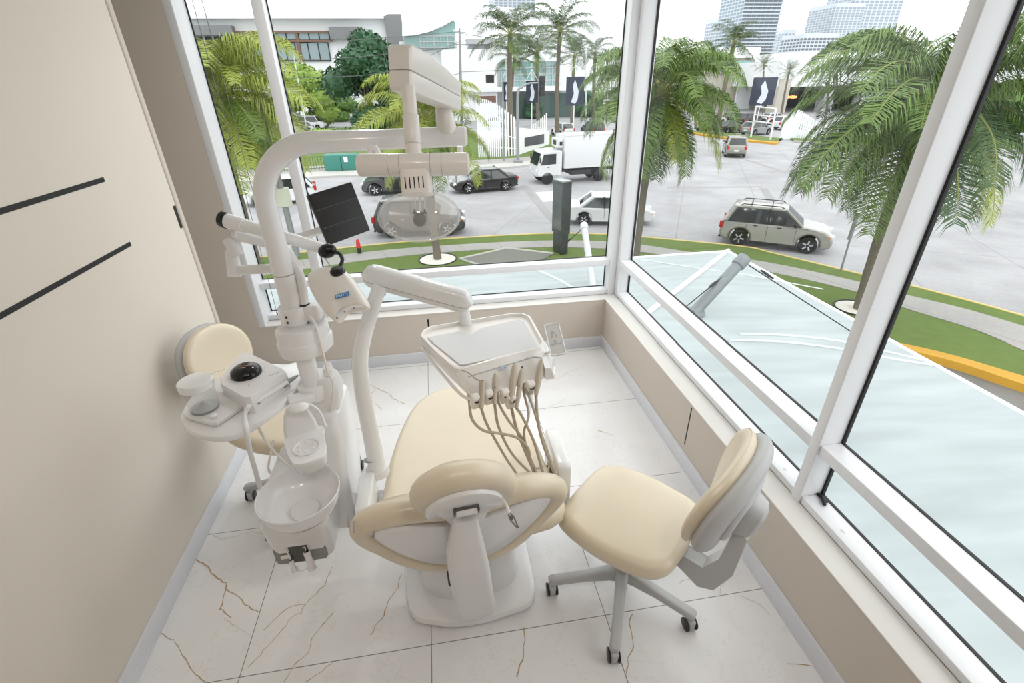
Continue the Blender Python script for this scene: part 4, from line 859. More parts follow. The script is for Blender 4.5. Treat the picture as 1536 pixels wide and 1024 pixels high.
# ------------------------------------------------------------ operator stools
def make_stool(name, label, base, heading, seat_z, back_ang=None, parts=True):
    """local frame: +x towards the backrest; base at the origin on the floor"""
    t = thing(name, label, 'stool', base, heading, 'cream dentist stools')
    so = closed([(-0.235, -0.15), (-0.245, 0.0), (-0.235, 0.15), (-0.19, 0.205), (-0.05, 0.235), (0.10, 0.225), (0.185, 0.20), (0.225, 0.14), (0.235, 0.0), (0.225, -0.14), (0.185, -0.20), (0.10, -0.225), (-0.05, -0.235), (-0.19, -0.205)], 4)
    b = MB(); b.pillow(so, (0, 0, seat_z-0.085), X_, Y_, Z_, 0.085, 0.04, crown=0.0, bow=lambda x, y: -0.012*max(0, (-x-0.12)/0.12)+0.012*max(0, (x-0.1)/0.12)); b.build('seat', M_pu, t, local=True)
    b = MB(); b.lathe([(0.001, 0), (0.12, 0), (0.14, 0.012), (0.14, 0.02)], (0, 0, seat_z-0.10), seg=28); b.box((0.02, 0, seat_z-0.115), (0.22, 0.12, 0.04), None, 0.01); b.build('seat_plate', M_grey2, t, local=True)
    b = MB(); b.cyl((0, 0, 0.10), (0, 0, 0.24), 0.042, 0.036, 24); b.build('column_sleeve', M_grey, t, local=True)
    b = MB(); b.cyl((0, 0, 0.2), (0, 0, seat_z-0.1), 0.025, seg=20); b.build('gas_lift', M_grey2, t, local=True)
    # L-shaped backrest bracket
    b = MB(); b.tube([(0.03, 0, seat_z-0.118), (0.2, 0, seat_z-0.118)], 0.02, 4); b.build('bracket_bar', M_grey2, t, local=True, ang=30)
    b = MB(); prof = [(0.19, -0.10), (0.30, -0.165), (0.355, -0.14), (0.40, -0.02), (0.41, 0.17), (0.39, 0.20), (0.365, 0.185), (0.345, 0.03), (0.30, -0.055), (0.205, -0.045)]
    b.prism(prof, (0, 0.03, seat_z-0.02), X_, Z_, V((0, -1, 0)), 0.06, 0.007); b.build('bracket', M_grey, t, local=True)
    b = MB(); b.cyl((0.385, 0.04, seat_z+0.08), (0.385, 0.08, seat_z+0.08), 0.022, seg=20, bev=0.004); b.cyl((0.385, 0.02, seat_z+0.08), (0.385, 0.042, seat_z+0.08), 0.01, seg=12); b.build('bracket_knob', M_grey, t, local=True)
    lean = R(12); bv = (Z_*math.cos(lean)+X_*math.sin(lean)); bn = (-X_*math.cos(lean)+Z_*math.sin(lean)); bu = Y_
    bo_ = V((0.325, 0, seat_z+BZ))
    out = superell(BW, BH, 2.15, 44)
    bowf = lambda x, y: 0.7*x*x
    b = MB(); b.pillow(out, bo_, bu, bv, bn, 0.05, 0.03, crown=-0.006, bow=bowf); b.build('backrest', M_pu, t, local=True)
    b = MB(); b.pillow([(x*1.035, y*1.04) for x, y in out], bo_-bn*0.048, bu, bv, bn, 0.056, 0.03, crown=0, bow=bowf); bs = b.build('back_shell', M_grey, t, local=True)
    b = MB(); b.pillow([(x*0.66, y*0.62-0.02) for x, y in out], bo_-bn*0.062, bu, bv, bn, 0.03, 0.012, bow=bowf); b.build('shell_relief', M_grey, bs, local=True)
    b = MB(); q = bo_-bn*0.085-bv*0.03; b.loft([[q+bu*x*k+bv*(y*k-0.02)-bn*z for x, y in rrect(0.11, 0.16, 0.05)] for z, k in ((-0.03, 1.15), (0.0, 1.0), (0.02, 0.9), (0.032, 0.6))]); b.build('hinge_cover', M_grey, t, local=True)
    for k in range(5):
        a = R(72*k+STAR); d = V((math.cos(a), math.sin(a), 0)); s = V((-math.sin(a), math.cos(a), 0))
        b = MB(); b.loft([[d*r_+s*(x*w_)+Z_*(z0+y*h_) for x, y in rrect(1, 1, 0.28, 3)] for r_, w_, h_, z0 in ((0.02, 0.06, 0.075, 0.128), (0.06, 0.05, 0.062, 0.124), (0.15, 0.042, 0.045, 0.112), (0.27, 0.042, 0.036, 0.094), (0.305, 0.042, 0.034, 0.09), (0.318, 0.034, 0.024, 0.088))]); lg = b.build('leg', M_grey, t, local=True)
        c = d*0.302+Z_*0.029; w = R((5, -12, 15, 0, -8)[k])-a-heading; e = V((math.cos(a+w), math.sin(a+w), 0))
        cm = MB(); cm.box(c+Z_*0.006, (0.046, 0.030, 0.054), a+w+math.pi/2, 0.009); cm.cyl(c+Z_*0.02, d*0.302+Z_*0.08, 0.010, seg=10); ca = cm.build('caster', M_grey, lg, local=True)
        for sgn in (-1, 1):
            wm = MB(); wm.cyl(c+e*(0.0125*sgn), c+e*(0.024*sgn), 0.0275, seg=22, bev=0.003); wm.build('wheel', M_blk2, ca, local=True)  if False else None
            if sgn == 1: wm = MB()
        wm = MB()
        for sgn in (-1, 1): wm.cyl(c+e*(0.0155*sgn), c+e*(0.023*sgn), 0.0285, seg=22, bev=0.003)
        # wheels join the leg as its second sub-part (depth limit)
        wm.build('wheels', M_blk2, lg, local=True)
        ca.parent = lg
    return t
STAR = 4.0; BW, BH, BZ = 0.238, 0.182, 0.30
FS = V((0.655, 1.262, 0.0))
make_stool('operator_stool', 'cream swivel stool with grey five-star base at the right of the patient chair', FS, R(-47), 0.505)
STAR = 20.0; BW, BH, BZ = 0.185, 0.160, 0.265
make_stool('operator_stool', 'cream swivel stool half hidden behind the side table by the left wall', V((-0.835, 2.09, 0.0)), R(156), 0.565)
# ================================================================ OUTDOORS
def concrete(name, base, jx=0.0, jy=0.0, rot=0.0, line=0.02, stain=0.12, rough=0.75):
    m = bpy.data.materials.new(name); m.use_nodes = True
    nt = m.node_tree; n = nt.nodes; l = nt.links; b = n['Principled BSDF']; b.inputs['Roughness'].default_value = rough
    g = n.new('ShaderNodeNewGeometry'); mp = n.new('ShaderNodeMapping'); mp.inputs['Rotation'].default_value = (0, 0, rot); l.new(g.outputs['Position'], mp.inputs[0])
    n1 = n.new('ShaderNodeTexNoise'); n1.inputs['Scale'].default_value = 0.35; n1.inputs['Detail'].default_value = 7; n1.inputs['Roughness'].default_value = 0.6; l.new(mp.outputs[0], n1.inputs['Vector'])
    n2 = n.new('ShaderNodeTexNoise'); n2.inputs['Scale'].default_value = 9; n2.inputs['Detail'].default_value = 4; l.new(mp.outputs[0], n2.inputs['Vector'])
    c1 = n.new('ShaderNodeValToRGB'); c1.color_ramp.elements[0].position = 0.3; c1.color_ramp.elements[1].position = 0.7
    c1.color_ramp.elements[0].color = tuple(x*(1-stain) for x in base)+(1,); c1.color_ramp.elements[1].color = tuple(min(1, x*(1+stain*0.5)) for x in base)+(1,)
    l.new(n1.outputs['Fac'], c1.inputs[0])
    m1 = n.new('ShaderNodeMix'); m1.data_type = 'RGBA'; m1.blend_type = 'OVERLAY'; m1.inputs[0].default_value = 0.25; l.new(c1.outputs[0], m1.inputs[6]); l.new(n2.outputs['Color'], m1.inputs[7])
    last = m1.outputs[2]
    if jx:
        sx = n.new('ShaderNodeSeparateXYZ'); l.new(mp.outputs[0], sx.inputs[0]); ms = []
        for ax, st in (('X', jx), ('Y', jy)):
            if not st: continue
            d = n.new('ShaderNodeMath'); d.operation = 'DIVIDE'; d.inputs[1].default_value = st; l.new(sx.outputs[ax], d.inputs[0])
            p = n.new('ShaderNodeMath'); p.operation = 'PINGPONG'; p.inputs[1].default_value = 0.5; l.new(d.outputs[0], p.inputs[0])
            c = n.new('ShaderNodeMath'); c.operation = 'LESS_THAN'; c.inputs[1].default_value = line/st; l.new(p.outputs[0], c.inputs[0]); ms.append(c)
        src = ms[0]
        if len(ms) > 1:
            mm = n.new('ShaderNodeMath'); mm.operation = 'MAXIMUM'; l.new(ms[0].outputs[0], mm.inputs[0]); l.new(ms[1].outputs[0], mm.inputs[1]); src = mm
        k = n.new('ShaderNodeMath'); k.operation = 'MULTIPLY'; k.inputs[1].default_value = 0.5; l.new(src.outputs[0], k.inputs[0])
        m2 = n.new('ShaderNodeMix'); m2.data_type = 'RGBA'; m2.inputs[7].default_value = tuple(x*0.5 for x in base)+(1,); l.new(k.outputs[0], m2.inputs[0]); l.new(last, m2.inputs[6]); last = m2.outputs[2]
    l.new(last, b.inputs['Base Color']); MATS[name] = m; return m
M_road = concrete('road_concrete', rgb(163, 162, 164), 4.2, 6.0, R(28), 0.025, 0.22)
M_patch = concrete('road_patch', rgb(150, 148, 147), stain=0.1)
M_walk = concrete('sidewalk_concrete', rgb(164, 161, 157), 1.6, 0, R(-20), 0.02, 0.12)
M_grass = mat('street_grass', rgb(94, 114, 48), 0.9, var=0.25, scale=3.5, bump=0.4)
M_yel = mat('kerb_yellow', rgb(214, 190, 122), 0.7, var=0.12, scale=3)
M_yel2 = mat('kerb_yellow_strong', rgb(196, 148, 40), 0.7, var=0.1, scale=3)
M_kerb = mat('kerb_concrete', rgb(186, 184, 178), 0.8, var=0.1)
M_pave = concrete('driveway_paving', rgb(120, 118, 114), stain=0.3)
M_pebble = mat('white_pebbles', rgb(226, 222, 212), 0.8, var=0.25, scale=30, bump=0.8)
M_gravel = mat('dark_gravel', rgb(120, 120, 112), 0.9, var=0.5, scale=25, bump=0.8)

b = MB(); b.boxp((-160, -30, GZ-0.3), (220, 260, GZ)); struct(b.build('road', M_road, smooth=False))
K0 = [(60, 440), (200, 412), (380, 390), (560, 370), (685, 360), (822, 353), (910, 354.5), (954, 357.5), (1112, 372.5), (1152, 381), (1292, 415), (1367, 432.5), (1527, 476), (1750, 545)]
K1 = [(60, 455), (200, 425), (380, 402), (560, 380), (685, 370), (810, 364), (910, 365), (954, 369), (1060, 385), (1152, 397), (1292, 427.5), (1362, 447), (1477, 476), (1750, 565)]
K2 = [(60, 475), (200, 440), (380, 418), (560, 392), (685, 380), (810, 374), (910, 376), (954, 380), (1060, 396), (1172, 415), (1287, 442.5), (1352, 465), (1465, 500), (1536, 531), (1750, 615)]
K3 = [(60, 640), (380, 600), (800, 560), (1100, 520), (1250, 505), (1402, 537), (1536, 577), (1750, 640)]
def gline(px, z=GZ, k=6): return [V((p.x, p.y, z)) for p in spline([gp(*q) for q in px], k)]
def resample(P, n):
    L = [0]
    for a, c in zip(P, P[1:]): L.append(L[-1]+(c-a).length)
    out = []; j = 0
    for i in range(n):
        t = L[-1]*i/(n-1)
        while j < len(L)-2 and L[j+1] < t: j += 1
        out.append(P[j].lerp(P[j+1], (t-L[j])/max(1e-9, L[j+1]-L[j])))
    return out
def band(A, B, z0, z1, n=70):
    A = resample(A, n); B = resample(B, n); b = MB()
    vs = []
    for p, q in zip(A, B): vs.append([V((p.x, p.y, z0)), V((p.x, p.y, z1)), V((q.x, q.y, z1)), V((q.x, q.y, z0))])
    b.loft(vs); return b
tag(band(gline(K0), gline(K1), GZ, GZ+0.09).build('grass_strip', M_grass, smooth=False), 'narrow green grass verge along the near kerb of the road', 'grass', kind='stuff')
struct(band(gline(K1), gline(K2), GZ, GZ+0.10).build('sidewalk', M_walk, smooth=False))
tag(band(gline(K2), gline(K3), GZ, GZ+0.08).build('grass_lawn', M_grass, smooth=False), 'green lawn between the pale sidewalk and the canopy', 'grass', kind='stuff')
b = MB(); P = resample(gline(K0), 80); b.tube([p+Z_*0.05 for p in P], 0.075, 6); struct(b.build('kerb', M_yel, smooth=False))
struct(band(gline(K3[4:]), gline([(1240, 512), (1402, 546), (1536, 590), (1750, 660)]), GZ, GZ+0.22, 20).build('kerb_driveway', M_yel2, smooth=False))
struct(band(gline([(1240, 512), (1402, 546), (1536, 590), (1750, 660)]), gline([(1240, 700), (1402, 800), (1536, 900), (1750, 1000)]), GZ, GZ+0.01, 20).build('driveway', M_pave, smooth=False))
# far side: kerb island on the left, island on the right
FL = [(150, 292), (350, 276), (460, 268), (560, 264), (640, 262), (700, 258), (757, 253), (795, 249), (830, 238)]
FL2 = [(150, 285), (350, 270), (460, 261), (560, 257), (640, 255), (700, 251), (757, 247), (795, 243), (832, 233)]
FL3 = [(150, 272), (350, 258), (460, 252), (560, 247), (640, 246), (700, 243), (757, 240), (800, 236), (850, 224)]
FL4 = [(150, 200), (350, 195), (460, 200), (560, 200), (640, 198), (700, 200), (757, 210), (820, 205), (905, 196)]
struct(band(gline(FL), gline(FL2), GZ, GZ+0.14).build('kerb_island', M_kerb, smooth=False))
struct(band(gline(FL2), gline(FL3), GZ, GZ+0.13).build('sidewalk_island', M_walk, smooth=False))
tag(band(gline(FL3), gline(FL4), GZ, GZ+0.12).build('grass_island', M_grass, smooth=False), 'green lawn across the road around the white slat fence', 'grass', kind='stuff')
FR = [(1040, 202), (1065, 206), (1110, 212), (1150, 216), (1165, 217), (1168, 212)]
FR2 = [(1030, 197), (1060, 199), (1110, 203), (1150, 207), (1170, 209), (1180, 207)]
struct(band(gline(FR), gline([(x, y-1.6) for x, y in FR]), GZ, GZ+0.2, 24).build('kerb_far', M_yel2, smooth=False))
tag(band(gline([(x, y-1.6) for x, y in FR]), gline(FR2), GZ, GZ+0.15, 24).build('grass_far', M_grass, smooth=False), 'small grass corner behind the yellow kerb across the junction', 'grass', kind='stuff')
tag(band(gline([(1190, 212), (1260, 216), (1330, 219), (1420, 222), (1536, 226), (1800, 236)]), gline([(1180, 206), (1260, 205), (1330, 205), (1420, 207), (1536, 210), (1800, 218)]), GZ, GZ+0.15, 24).build('grass_verge', M_grass, smooth=False), 'grass verge behind the right-hand palm, across the junction', 'grass', kind='stuff')
struct(band(gline([(1190, 213.5), (1260, 219), (1330, 223), (1420, 227), (1536, 231), (1800, 242)]), gline([(1190, 212), (1260, 216), (1330, 219), (1420, 222), (1536, 226), (1800, 236)]), GZ, GZ+0.12, 24).build('sidewalk_far', M_walk, smooth=False))
# repaired strips and lane markings on the road
b = MB(); 
for pts, w_ in (([(925, 262), (800, 275), (740, 300)], 0), ([(785, 278), (830, 330), (860, 352)], 0.5), ([(1145, 282), (1160, 305)], 0.5), ([(1000, 282), (1145, 280)], 0.35), ([(1120, 240), (1200, 262), (1300, 260)], 0.4), ([(620, 330), (560, 300)], 0.4)):
    if w_: b.ribbon([p+Z_*0.004 for p in gline(pts)], w_)
struct(b.build('road_repairs', M_patch, smooth=False))
b = MB(); 
for pts, w_ in (([(816, 288), (828, 302)], 1.1),): b.ribbon([p+Z_*0.005 for p in gline(pts)], w_)
struct(b.build('road_marking', mat('road_paint', rgb(228, 226, 222), 0.7, var=0.1), smooth=False))

# -------------------------------------------------------------- glass canopy
M_poly = glass('milky_polycarbonate', (0.9, 0.95, 0.96), refl=0.18, haze=0.86, hazecol=rgb(218, 224, 225), rough=0.12, refl_streak=0.10)  # noise in the haze colour paints faint streaks and soft cloud reflections
M_poly2 = glass('milky_panel_edge', (0.95, 0.97, 0.97), refl=0.12, haze=0.9, hazecol=rgb(240, 243, 244), rough=0.2)
CZ0, CZ1 = -0.06, -0.30
cn = thing('canopy', 'milky translucent canopy roof around the building corner, below the windows', 'canopy', (2.0, 4.0, CZ1))
ci = V((1.52, 3.64, CZ0)); cx_ = atz(1092, 377, CZ1); 
bk = [V((-5, 3.64, CZ0)), ci, cx_, V((-5, cx_.y, CZ1))]; rt = [ci, V((1.52, -4, CZ0)), V((4.36, -4, CZ1)), cx_]
for nm, qd in (('back_sheet', bk), ('right_sheet', rt)):
    b = MB(); b.loft([qd, [p-Z_*0.012 for p in qd]]); b.build(nm, M_poly, cn, smooth=False)
def onsheet(px, py):   # height of the sloping sheet under a picture point
    z = -0.18
    for _ in range(12):
        p = atz(px, py, z); t_ = max((p.x-1.52)/(cx_.x-1.52), (p.y-3.64)/(cx_.y-3.64)); z = CZ0+(CZ1-CZ0)*min(1.0, max(0, t_))
    return atz(px, py, z+0.004)
def line_on(pts, w_, nm):
    b = MB(); P = [onsheet(x, y) for x, y in pts]; P = spline(P, 6) if len(P) > 2 else P
    b.ribbon([p+Z_*0.003 for p in P], w_); b.build(nm, M_poly2, cn, smooth=False)
b = MB(); b.tube([ci+Z_*0.015, cx_+Z_*0.015], 0.028, 8); b.build('hip_ridge', M_white, cn)
b = MB(); b.tube([V((-5, cx_.y, CZ1)), cx_], 0.02, 6); b.tube([cx_, V((4.36, -4, CZ1))], 0.02, 6); b.build('edge_trim', M_white, cn)
line_on([(952, 388), (1045, 402), (1110, 411), (1235, 434)], 0.035, 'seam')
line_on([(1110, 501), (1180, 503), (1262, 512), (1340, 529), (1385, 540)], 0.045, 'seam'); line_on([(1095, 510), (1180, 513), (1262, 523), (1340, 538), (1412, 549)], 0.045, 'seam')
line_on([(800, 402), (835, 418), (862, 433)], 0.05, 'seam')
b = MB(); b.boxp((-5, 3.623, -0.30), (1.518, 3.638, ZS-0.01)); b.boxp((1.50, -4, -0.30), (1.518, 3.638, ZS-0.01)); struct(b.build('wall_outside', mat('outer_render', rgb(226, 228, 229), 0.7), smooth=False))
# masts with stay cables
M_mast = mat('mast_grey', rgb(128, 133, 135), 0.4, 0.1, var=0.05)
M_mastw = mat('mast_white', rgb(190, 192, 194), 0.35, var=0.03)
M_cable = mat('stay_cable', rgb(52, 54, 54), 0.5, 0.4)
def mast(lab, p0, p1, r_, mm, cables):
    t = thing('canopy_mast', lab, 'mast', p0)
    b = MB(); b.cyl(p0, p1, r_, r_*0.95, 20); b.build('tube', mm, t)
    d = (p1-p0).normalized(); b = MB(); b.cyl(p1-d*0.10, p1+d*0.02, r_*1.25, r_*1.2, 16, bev=0.01); b.build('head', mm, t)
    b = MB(); b.lathe([(r_*2.0, 0), (r_*2.0, 0.02), (r_*1.2, 0.03)], p0, seg=16); b.build('foot', mm, t)
    for e, tb_ in cables:
        b = MB(); b.tube([p1-d*0.03, e], 0.006, 6); c = b.build('cable', M_cable, t)
        b = MB(); q0 = p1.lerp(e, tb_-0.06); q1 = p1.lerp(e, tb_+0.06); b.tube([q0, q0.lerp(q1, .3), q0.lerp(q1, .7), q1], [0.008, 0.014, 0.014, 0.008], 8); b.build('turnbuckle', M_cable, c)
m0 = onsheet(1040, 470); m1 = atz(1116, 388, 0.34)
mast('grey steel mast leaning outward through the right-hand window view', m0, m1, 0.058, M_mast, ((onsheet(1012, 474), 0.45), (onsheet(1276, 497), 0.22)))
m0 = onsheet(891, 441); m1 = atz(876, 338, 0.30)
mast('white steel mast standing beside the black totem, seen through the back window', m0, m1, 0.042, M_mastw, ((onsheet(842, 372), 0.6), (onsheet(889, 420), 0.3)))

# ------------------------------------------------------------------ vehicles
PAINT = {'silver': ((150, 148, 140), 0.3, 0.55), 'white': ((214, 215, 216), 0.25, 0.0), 'black': ((22, 23, 26), 0.2, 0.0), 'dark': ((42, 45, 50), 0.25, 0.1), 'grey': ((150, 152, 154), 0.3, 0.4), 'red': ((120, 30, 30), 0.3, 0.0), 'yellow': ((222, 190, 60), 0.35, 0.0), 'navy': ((36, 44, 62), 0.25, 0.1)}
M_cg = mat('car_glass', rgb(34, 40, 42), 0.05, spec=0.9, var=0.05); M_cgl = mat('car_glass_light', rgb(150, 160, 162), 0.06, spec=0.9, var=0.05)
M_tyre = mat('tyre', rgb(26, 26, 27), 0.8, var=0.1); M_rim = mat('alloy_rim', rgb(186, 188, 190), 0.3, 0.7)
M_hl = mat('headlamp', rgb(225, 228, 228), 0.1, spec=0.8); M_tl = mat('tail_lamp', rgb(176, 30, 26), 0.2); M_trim = mat('car_trim', rgb(30, 30, 31), 0.6)
M_amb = mat('amber_lamp', rgb(220, 130, 40), 0.25); M_plate = mat('number_plate', rgb(220, 220, 210), 0.5)
def paint(c):
    col, r_, me = PAINT[c]; return mat('paint_'+c, rgb(*col), r_, me, var=0.02, coat=0.6)
TYPES = {  # L, W, H, wheelbase, wheel r, belt z, hood z, nose z; greenhouse xr0, xr1, xf1, xf0 ; deck z (boot) or None
    'suv':   (4.35, 1.80, 1.70, 2.63, 0.35, 1.08, 1.05, 0.80, -2.03, -1.72, 0.30, 1.02, None),
    'sedan': (4.42, 1.70, 1.44, 2.58, 0.31, 0.90, 0.92, 0.66, -1.62, -0.92, 0.28, 1.10, 0.98),
    'hatch': (4.20, 1.76, 1.56, 2.55, 0.33, 0.96, 0.97, 0.72, -1.95, -1.50, 0.30, 1.05, None),
    'van':   (4.90, 1.85, 2.00, 2.90, 0.33, 1.15, 1.16, 0.85, -2.38, -2.25, 1.20, 1.75, None),
}
def make_car(kind, colour, label, pos, heading, detail=2, group=None, light_glass=False, extras=()):
    L, W, H, wb, wr, bz, hz, nz, xr0, xr1, xf1, xf0, deck = TYPES[kind]
    t = thing('car' if kind != 'van' else 'van', label, 'car' if kind != 'van' else 'van', pos, heading, group); pm = paint(colour)
    g = 0.22; prof = []
    def arch(cx): 
        r_ = wr+0.07; a0 = math.asin(max(-1, (g-wr)/r_)); return [(cx+r_*math.cos(a), wr+r_*math.sin(a)) for a in [a0+(math.pi-2*a0)*i/9 for i in range(10)]]
    bot = [(L/2-0.05, g+0.06), (L/2-0.25, g)] + [q for q in arch(wb/2)] + [q for q in arch(-wb/2)] + [(-L/2+0.25, g+0.02), (-L/2+0.04, g+0.12)]
    rear = [(-L/2, 0.55), (-L/2+0.02, 0.8)]
    if deck: topl = [(-L/2+0.05, deck-0.03), (xr0-0.02, deck), (xr0+0.25, bz+0.02)]
    else: topl = [(-L/2+0.08, bz+0.0)]
    topl += [(0.0, bz-0.01), (xf0-0.1, hz+0.01), (xf0+0.15, hz), (L/2-0.35, nz+0.14), (L/2-0.10, nz), (L/2, 0.55), (L/2, g+0.18)]
    prof = bot+rear+topl
    b = MB(); b.prism(prof, (0, W/2, 0), X_, Z_, V((0, -1, 0)), W)
    # crown the waist: narrow towards the ends and towards the top
    for v_ in b.bm.verts:
        e = abs(v_.co.x)/(L/2); v_.co.y *= (1-0.13*e**5)*(1-0.05*max(0, (v_.co.z-0.7)/0.4))
    o = b.build('body', pm, t, local=True, ang=28)
    md = o.modifiers.new('round', 'BEVEL'); md.width = 0.09; md.segments = 3; md.limit_method = 'ANGLE'; md.angle_limit = R(40)
    y0, y1 = W/2-0.05, W/2-0.20
    zb, zt = bz-0.03, H-0.045
    gl = M_cgl if light_glass else M_cg
    def ringz(k):
        xr = xr0+(xr1-xr0)*k; xf = xf0+(xf1-xf0)*k; y = y0+(y1-y0)*k; z = zb+(zt-zb)*k
        return [V((xf, y*0.86, z)), V((xf-0.12, y, z)), V((xr+0.12, y, z)), V((xr, y*0.88, z)), V((xr, -y*0.88, z)), V((xr+0.12, -y, z)), V((xf-0.12, -y, z)), V((xf, -y*0.86, z))]
    b = MB(); b.loft([ringz(0), ringz(0.5), ringz(1)]); b.build('windows', gl, t, local=True, ang=30)
    rz = ringz(1); cx = (xr1+xf1)/2
    def sc(k, dz): return [V((cx+(p.x-cx)*k, p.y*k, p.z+dz)) for p in rz]
    b = MB(); b.loft([sc(1.03, -0.04), sc(1.03, 0.0), sc(0.97, 0.03), sc(0.8, 0.045), sc(0.3, 0.05)]); b.build('roof', pm, t, local=True, ang=50)
    lo, hi = ringz(0), ringz(1)
    for s in (0, 1):
        ii = ((0, 1), (3, 2)) if s == 0 else ((7, 6), (4, 5))
        for a_, c_ in ii:
            b = MB(); e = 0.012
            p0 = (lo[a_]+lo[c_])/2; p1 = (hi[a_]+hi[c_])/2; b.tube([p0, p1], 0.062 if a_ in (0, 7) else 0.10, 8); b.build('pillar', pm, t, local=True)
        y = (y0 if s == 0 else -y0); yy = (y1 if s == 0 else -y1)
        if detail > 0:
            b = MB(); b.tube([(-0.30, y, zb), (-0.34, yy, zt)], 0.045, 4); b.build('pillar', pm if detail < 2 else M_trim, t, local=True)
    for sx in (1, -1):
        for sy in (1, -1):
            c = V((sx*wb/2, sy*(W/2-0.105), wr))
            b = MB(); b.lathe([(wr*0.62, -0.10), (wr*0.93, -0.10), (wr, -0.06), (wr, 0.06), (wr*0.93, 0.10), (wr*0.62, 0.10)], c, (0, 1, 0), 26, up=(0, 0, 1)); w_ = b.build('wheel', M_tyre, t, local=True)
            if detail > 0:
                b = MB(); b.lathe([(0.001, 0.06), (wr*0.2, 0.075), (wr*0.22, 0.06), (wr*0.60, 0.06), (wr*0.66, 0.090), (wr*0.72, 0.090), (wr*0.72, -0.02), (0.001, -0.02)], c, (0, sy, 0), 26, up=(0, 0, 1))
                for k in range(5):
                    a = R(72*k+10*sx); q = V((math.cos(a), 0, math.sin(a))); b.tube([c+q*wr*0.15+Y_*sy*0.085, c+q*wr*0.6+Y_*sy*0.082], wr*0.11, 6)
                b.build('rim', M_rim, w_, local=True)
                
    for s in (1, -1):
        if detail > 0:
            b = MB(); b.box((L/2-0.13, s*(W/2-0.30), nz-0.04), (0.22, 0.36, 0.14), R(-18*s), 0.05); b.build('headlight', M_hl, t, local=True)
            b = MB(); b.box((-L/2+0.07, s*(W/2-0.17), 0.86 if not deck else 0.80), (0.16, 0.24, 0.30 if not deck else 0.16), R(14*s), 0.04); b.build('tail_light', M_tl, t, local=True)
            b = MB(); b.box((xf0-0.30, s*(W/2+0.06), bz+0.05), (0.12, 0.2, 0.13), None, 0.04); b.build('mirror', pm if colour != 'silver' else M_trim, t, local=True)
        if detail > 1:
            for xx in (-0.30, 0.78, -1.12): 
                if xx == -1.12 and deck: continue
                b = MB(); b.box((xx, s*(W/2-0.006), 0.66), (0.012, 0.012, 0.62)); b.build('door_seam', M_trim, t, smooth=False, local=True)
            for xx in (-0.42, 0.55-0.05):
                b = MB(); b.box((xx-0.35, s*(W/2-0.002), bz-0.13), (0.17, 0.03, 0.035), None, 0.01); b.build('door_handle', M_trim if colour == 'silver' else pm, t, local=True)
            b = MB(); b.box((0, s*(W/2-0.02), 0.27), (wb-2*wr-0.2, 0.05, 0.09), None, 0.02); b.build('side_sill', M_trim if kind == 'suv' else pm, t, local=True)
            b = MB(); b.box((L/2-0.15, s*(W/2-0.17), nz-0.06), (0.1, 0.14, 0.08), R(-18*s), 0.03); b.build('indicator', M_amb, t, local=True)
    if detail > 0:
        b = MB(); b.box((L/2-0.02, 0, 0.42), (0.06, W*0.6, 0.14), None, 0.02); b.build('front_grille', M_trim, t, local=True)
        b = MB(); b.box((-L/2+0.01, 0, 0.62), (0.04, 0.42, 0.13), None, 0.008); b.build('number_plate', M_plate, t, local=True)
        b = MB(); b.box((-L/2+0.05, 0, 0.32), (0.1, W*0.8, 0.1), None, 0.03); b.build('rear_bumper_trim', M_trim, t, local=True)
    if 'rails' in extras:
        for s in (1, -1):
            b = MB(); b.tube([(-1.5, s*0.62, H+0.0), (-1.4, s*0.62, H+0.06), (0.05, s*0.62, H+0.06), (0.18, s*0.62, H-0.01)], 0.02, 6); b.build('roof_rail', M_trim, t, local=True)
        for xx in (-1.1, -0.3):
            b = MB(); b.tube([(xx, -0.62, H+0.065), (xx, 0.62, H+0.065)], 0.018, 6); b.build('cross_bar', M_trim, t, local=True)
    return t
def near_pair(a, c, W, side):
    """ground picture points of the two wheels on the visible side (rear, front) -> centre, heading"""
    p, q = gp(*a), gp(*c); d = (q-p); d.z = 0; h = math.atan2(d.y, d.x); d.normalize(); nrm = V((-d.y, d.x, 0))*(side*(W/2-0.1))
    return V(((p.x+q.x)/2, (p.y+q.y)/2, GZ))+nrm, h
def car2(kind, colour, label, rear, front, side, **k):
    c, h = near_pair(rear, front, TYPES[kind][1], side); return make_car(kind, colour, label, c, h, **k)
car2('suv', 'silver', 'silver compact SUV with black roof rails, crossing in front of the right-hand palm', (1107, 368), (1206, 380), 1, detail=2, extras=('rails',))
car2('sedan', 'black', 'black sedan with alloy wheels facing left, left of the white box truck', (760, 286), (701, 291), -1, detail=2)
car2('sedan', 'white', 'white sedan half hidden behind the window corner post, right of the black totem', (877, 338), (951, 339), 1, detail=2)
car2('suv', 'dark', 'dark grey SUV standing nearest the kerb, behind the lamp cover', (580, 357), (681, 353), 1, detail=2, extras=())
car2('suv', 'black', 'black SUV facing left, beyond the dark grey SUV', (632, 290), (557, 294), -1, detail=2)
car2('hatch', 'white', 'white hatchback with a red tail lamp, seen through the narrow left window', (462, 304), (385, 311), -1, detail=2)
h_ = math.atan2(gp(1100, 234).y, gp(1100, 234).x)
c_ = gp(1099, 235); make_car('suv', 'silver', 'light silver SUV seen from behind, driving away at the junction', V((c_.x, c_.y, GZ))+V((math.cos(h_), math.sin(h_), 0))*1.2, h_+R(6), 2)
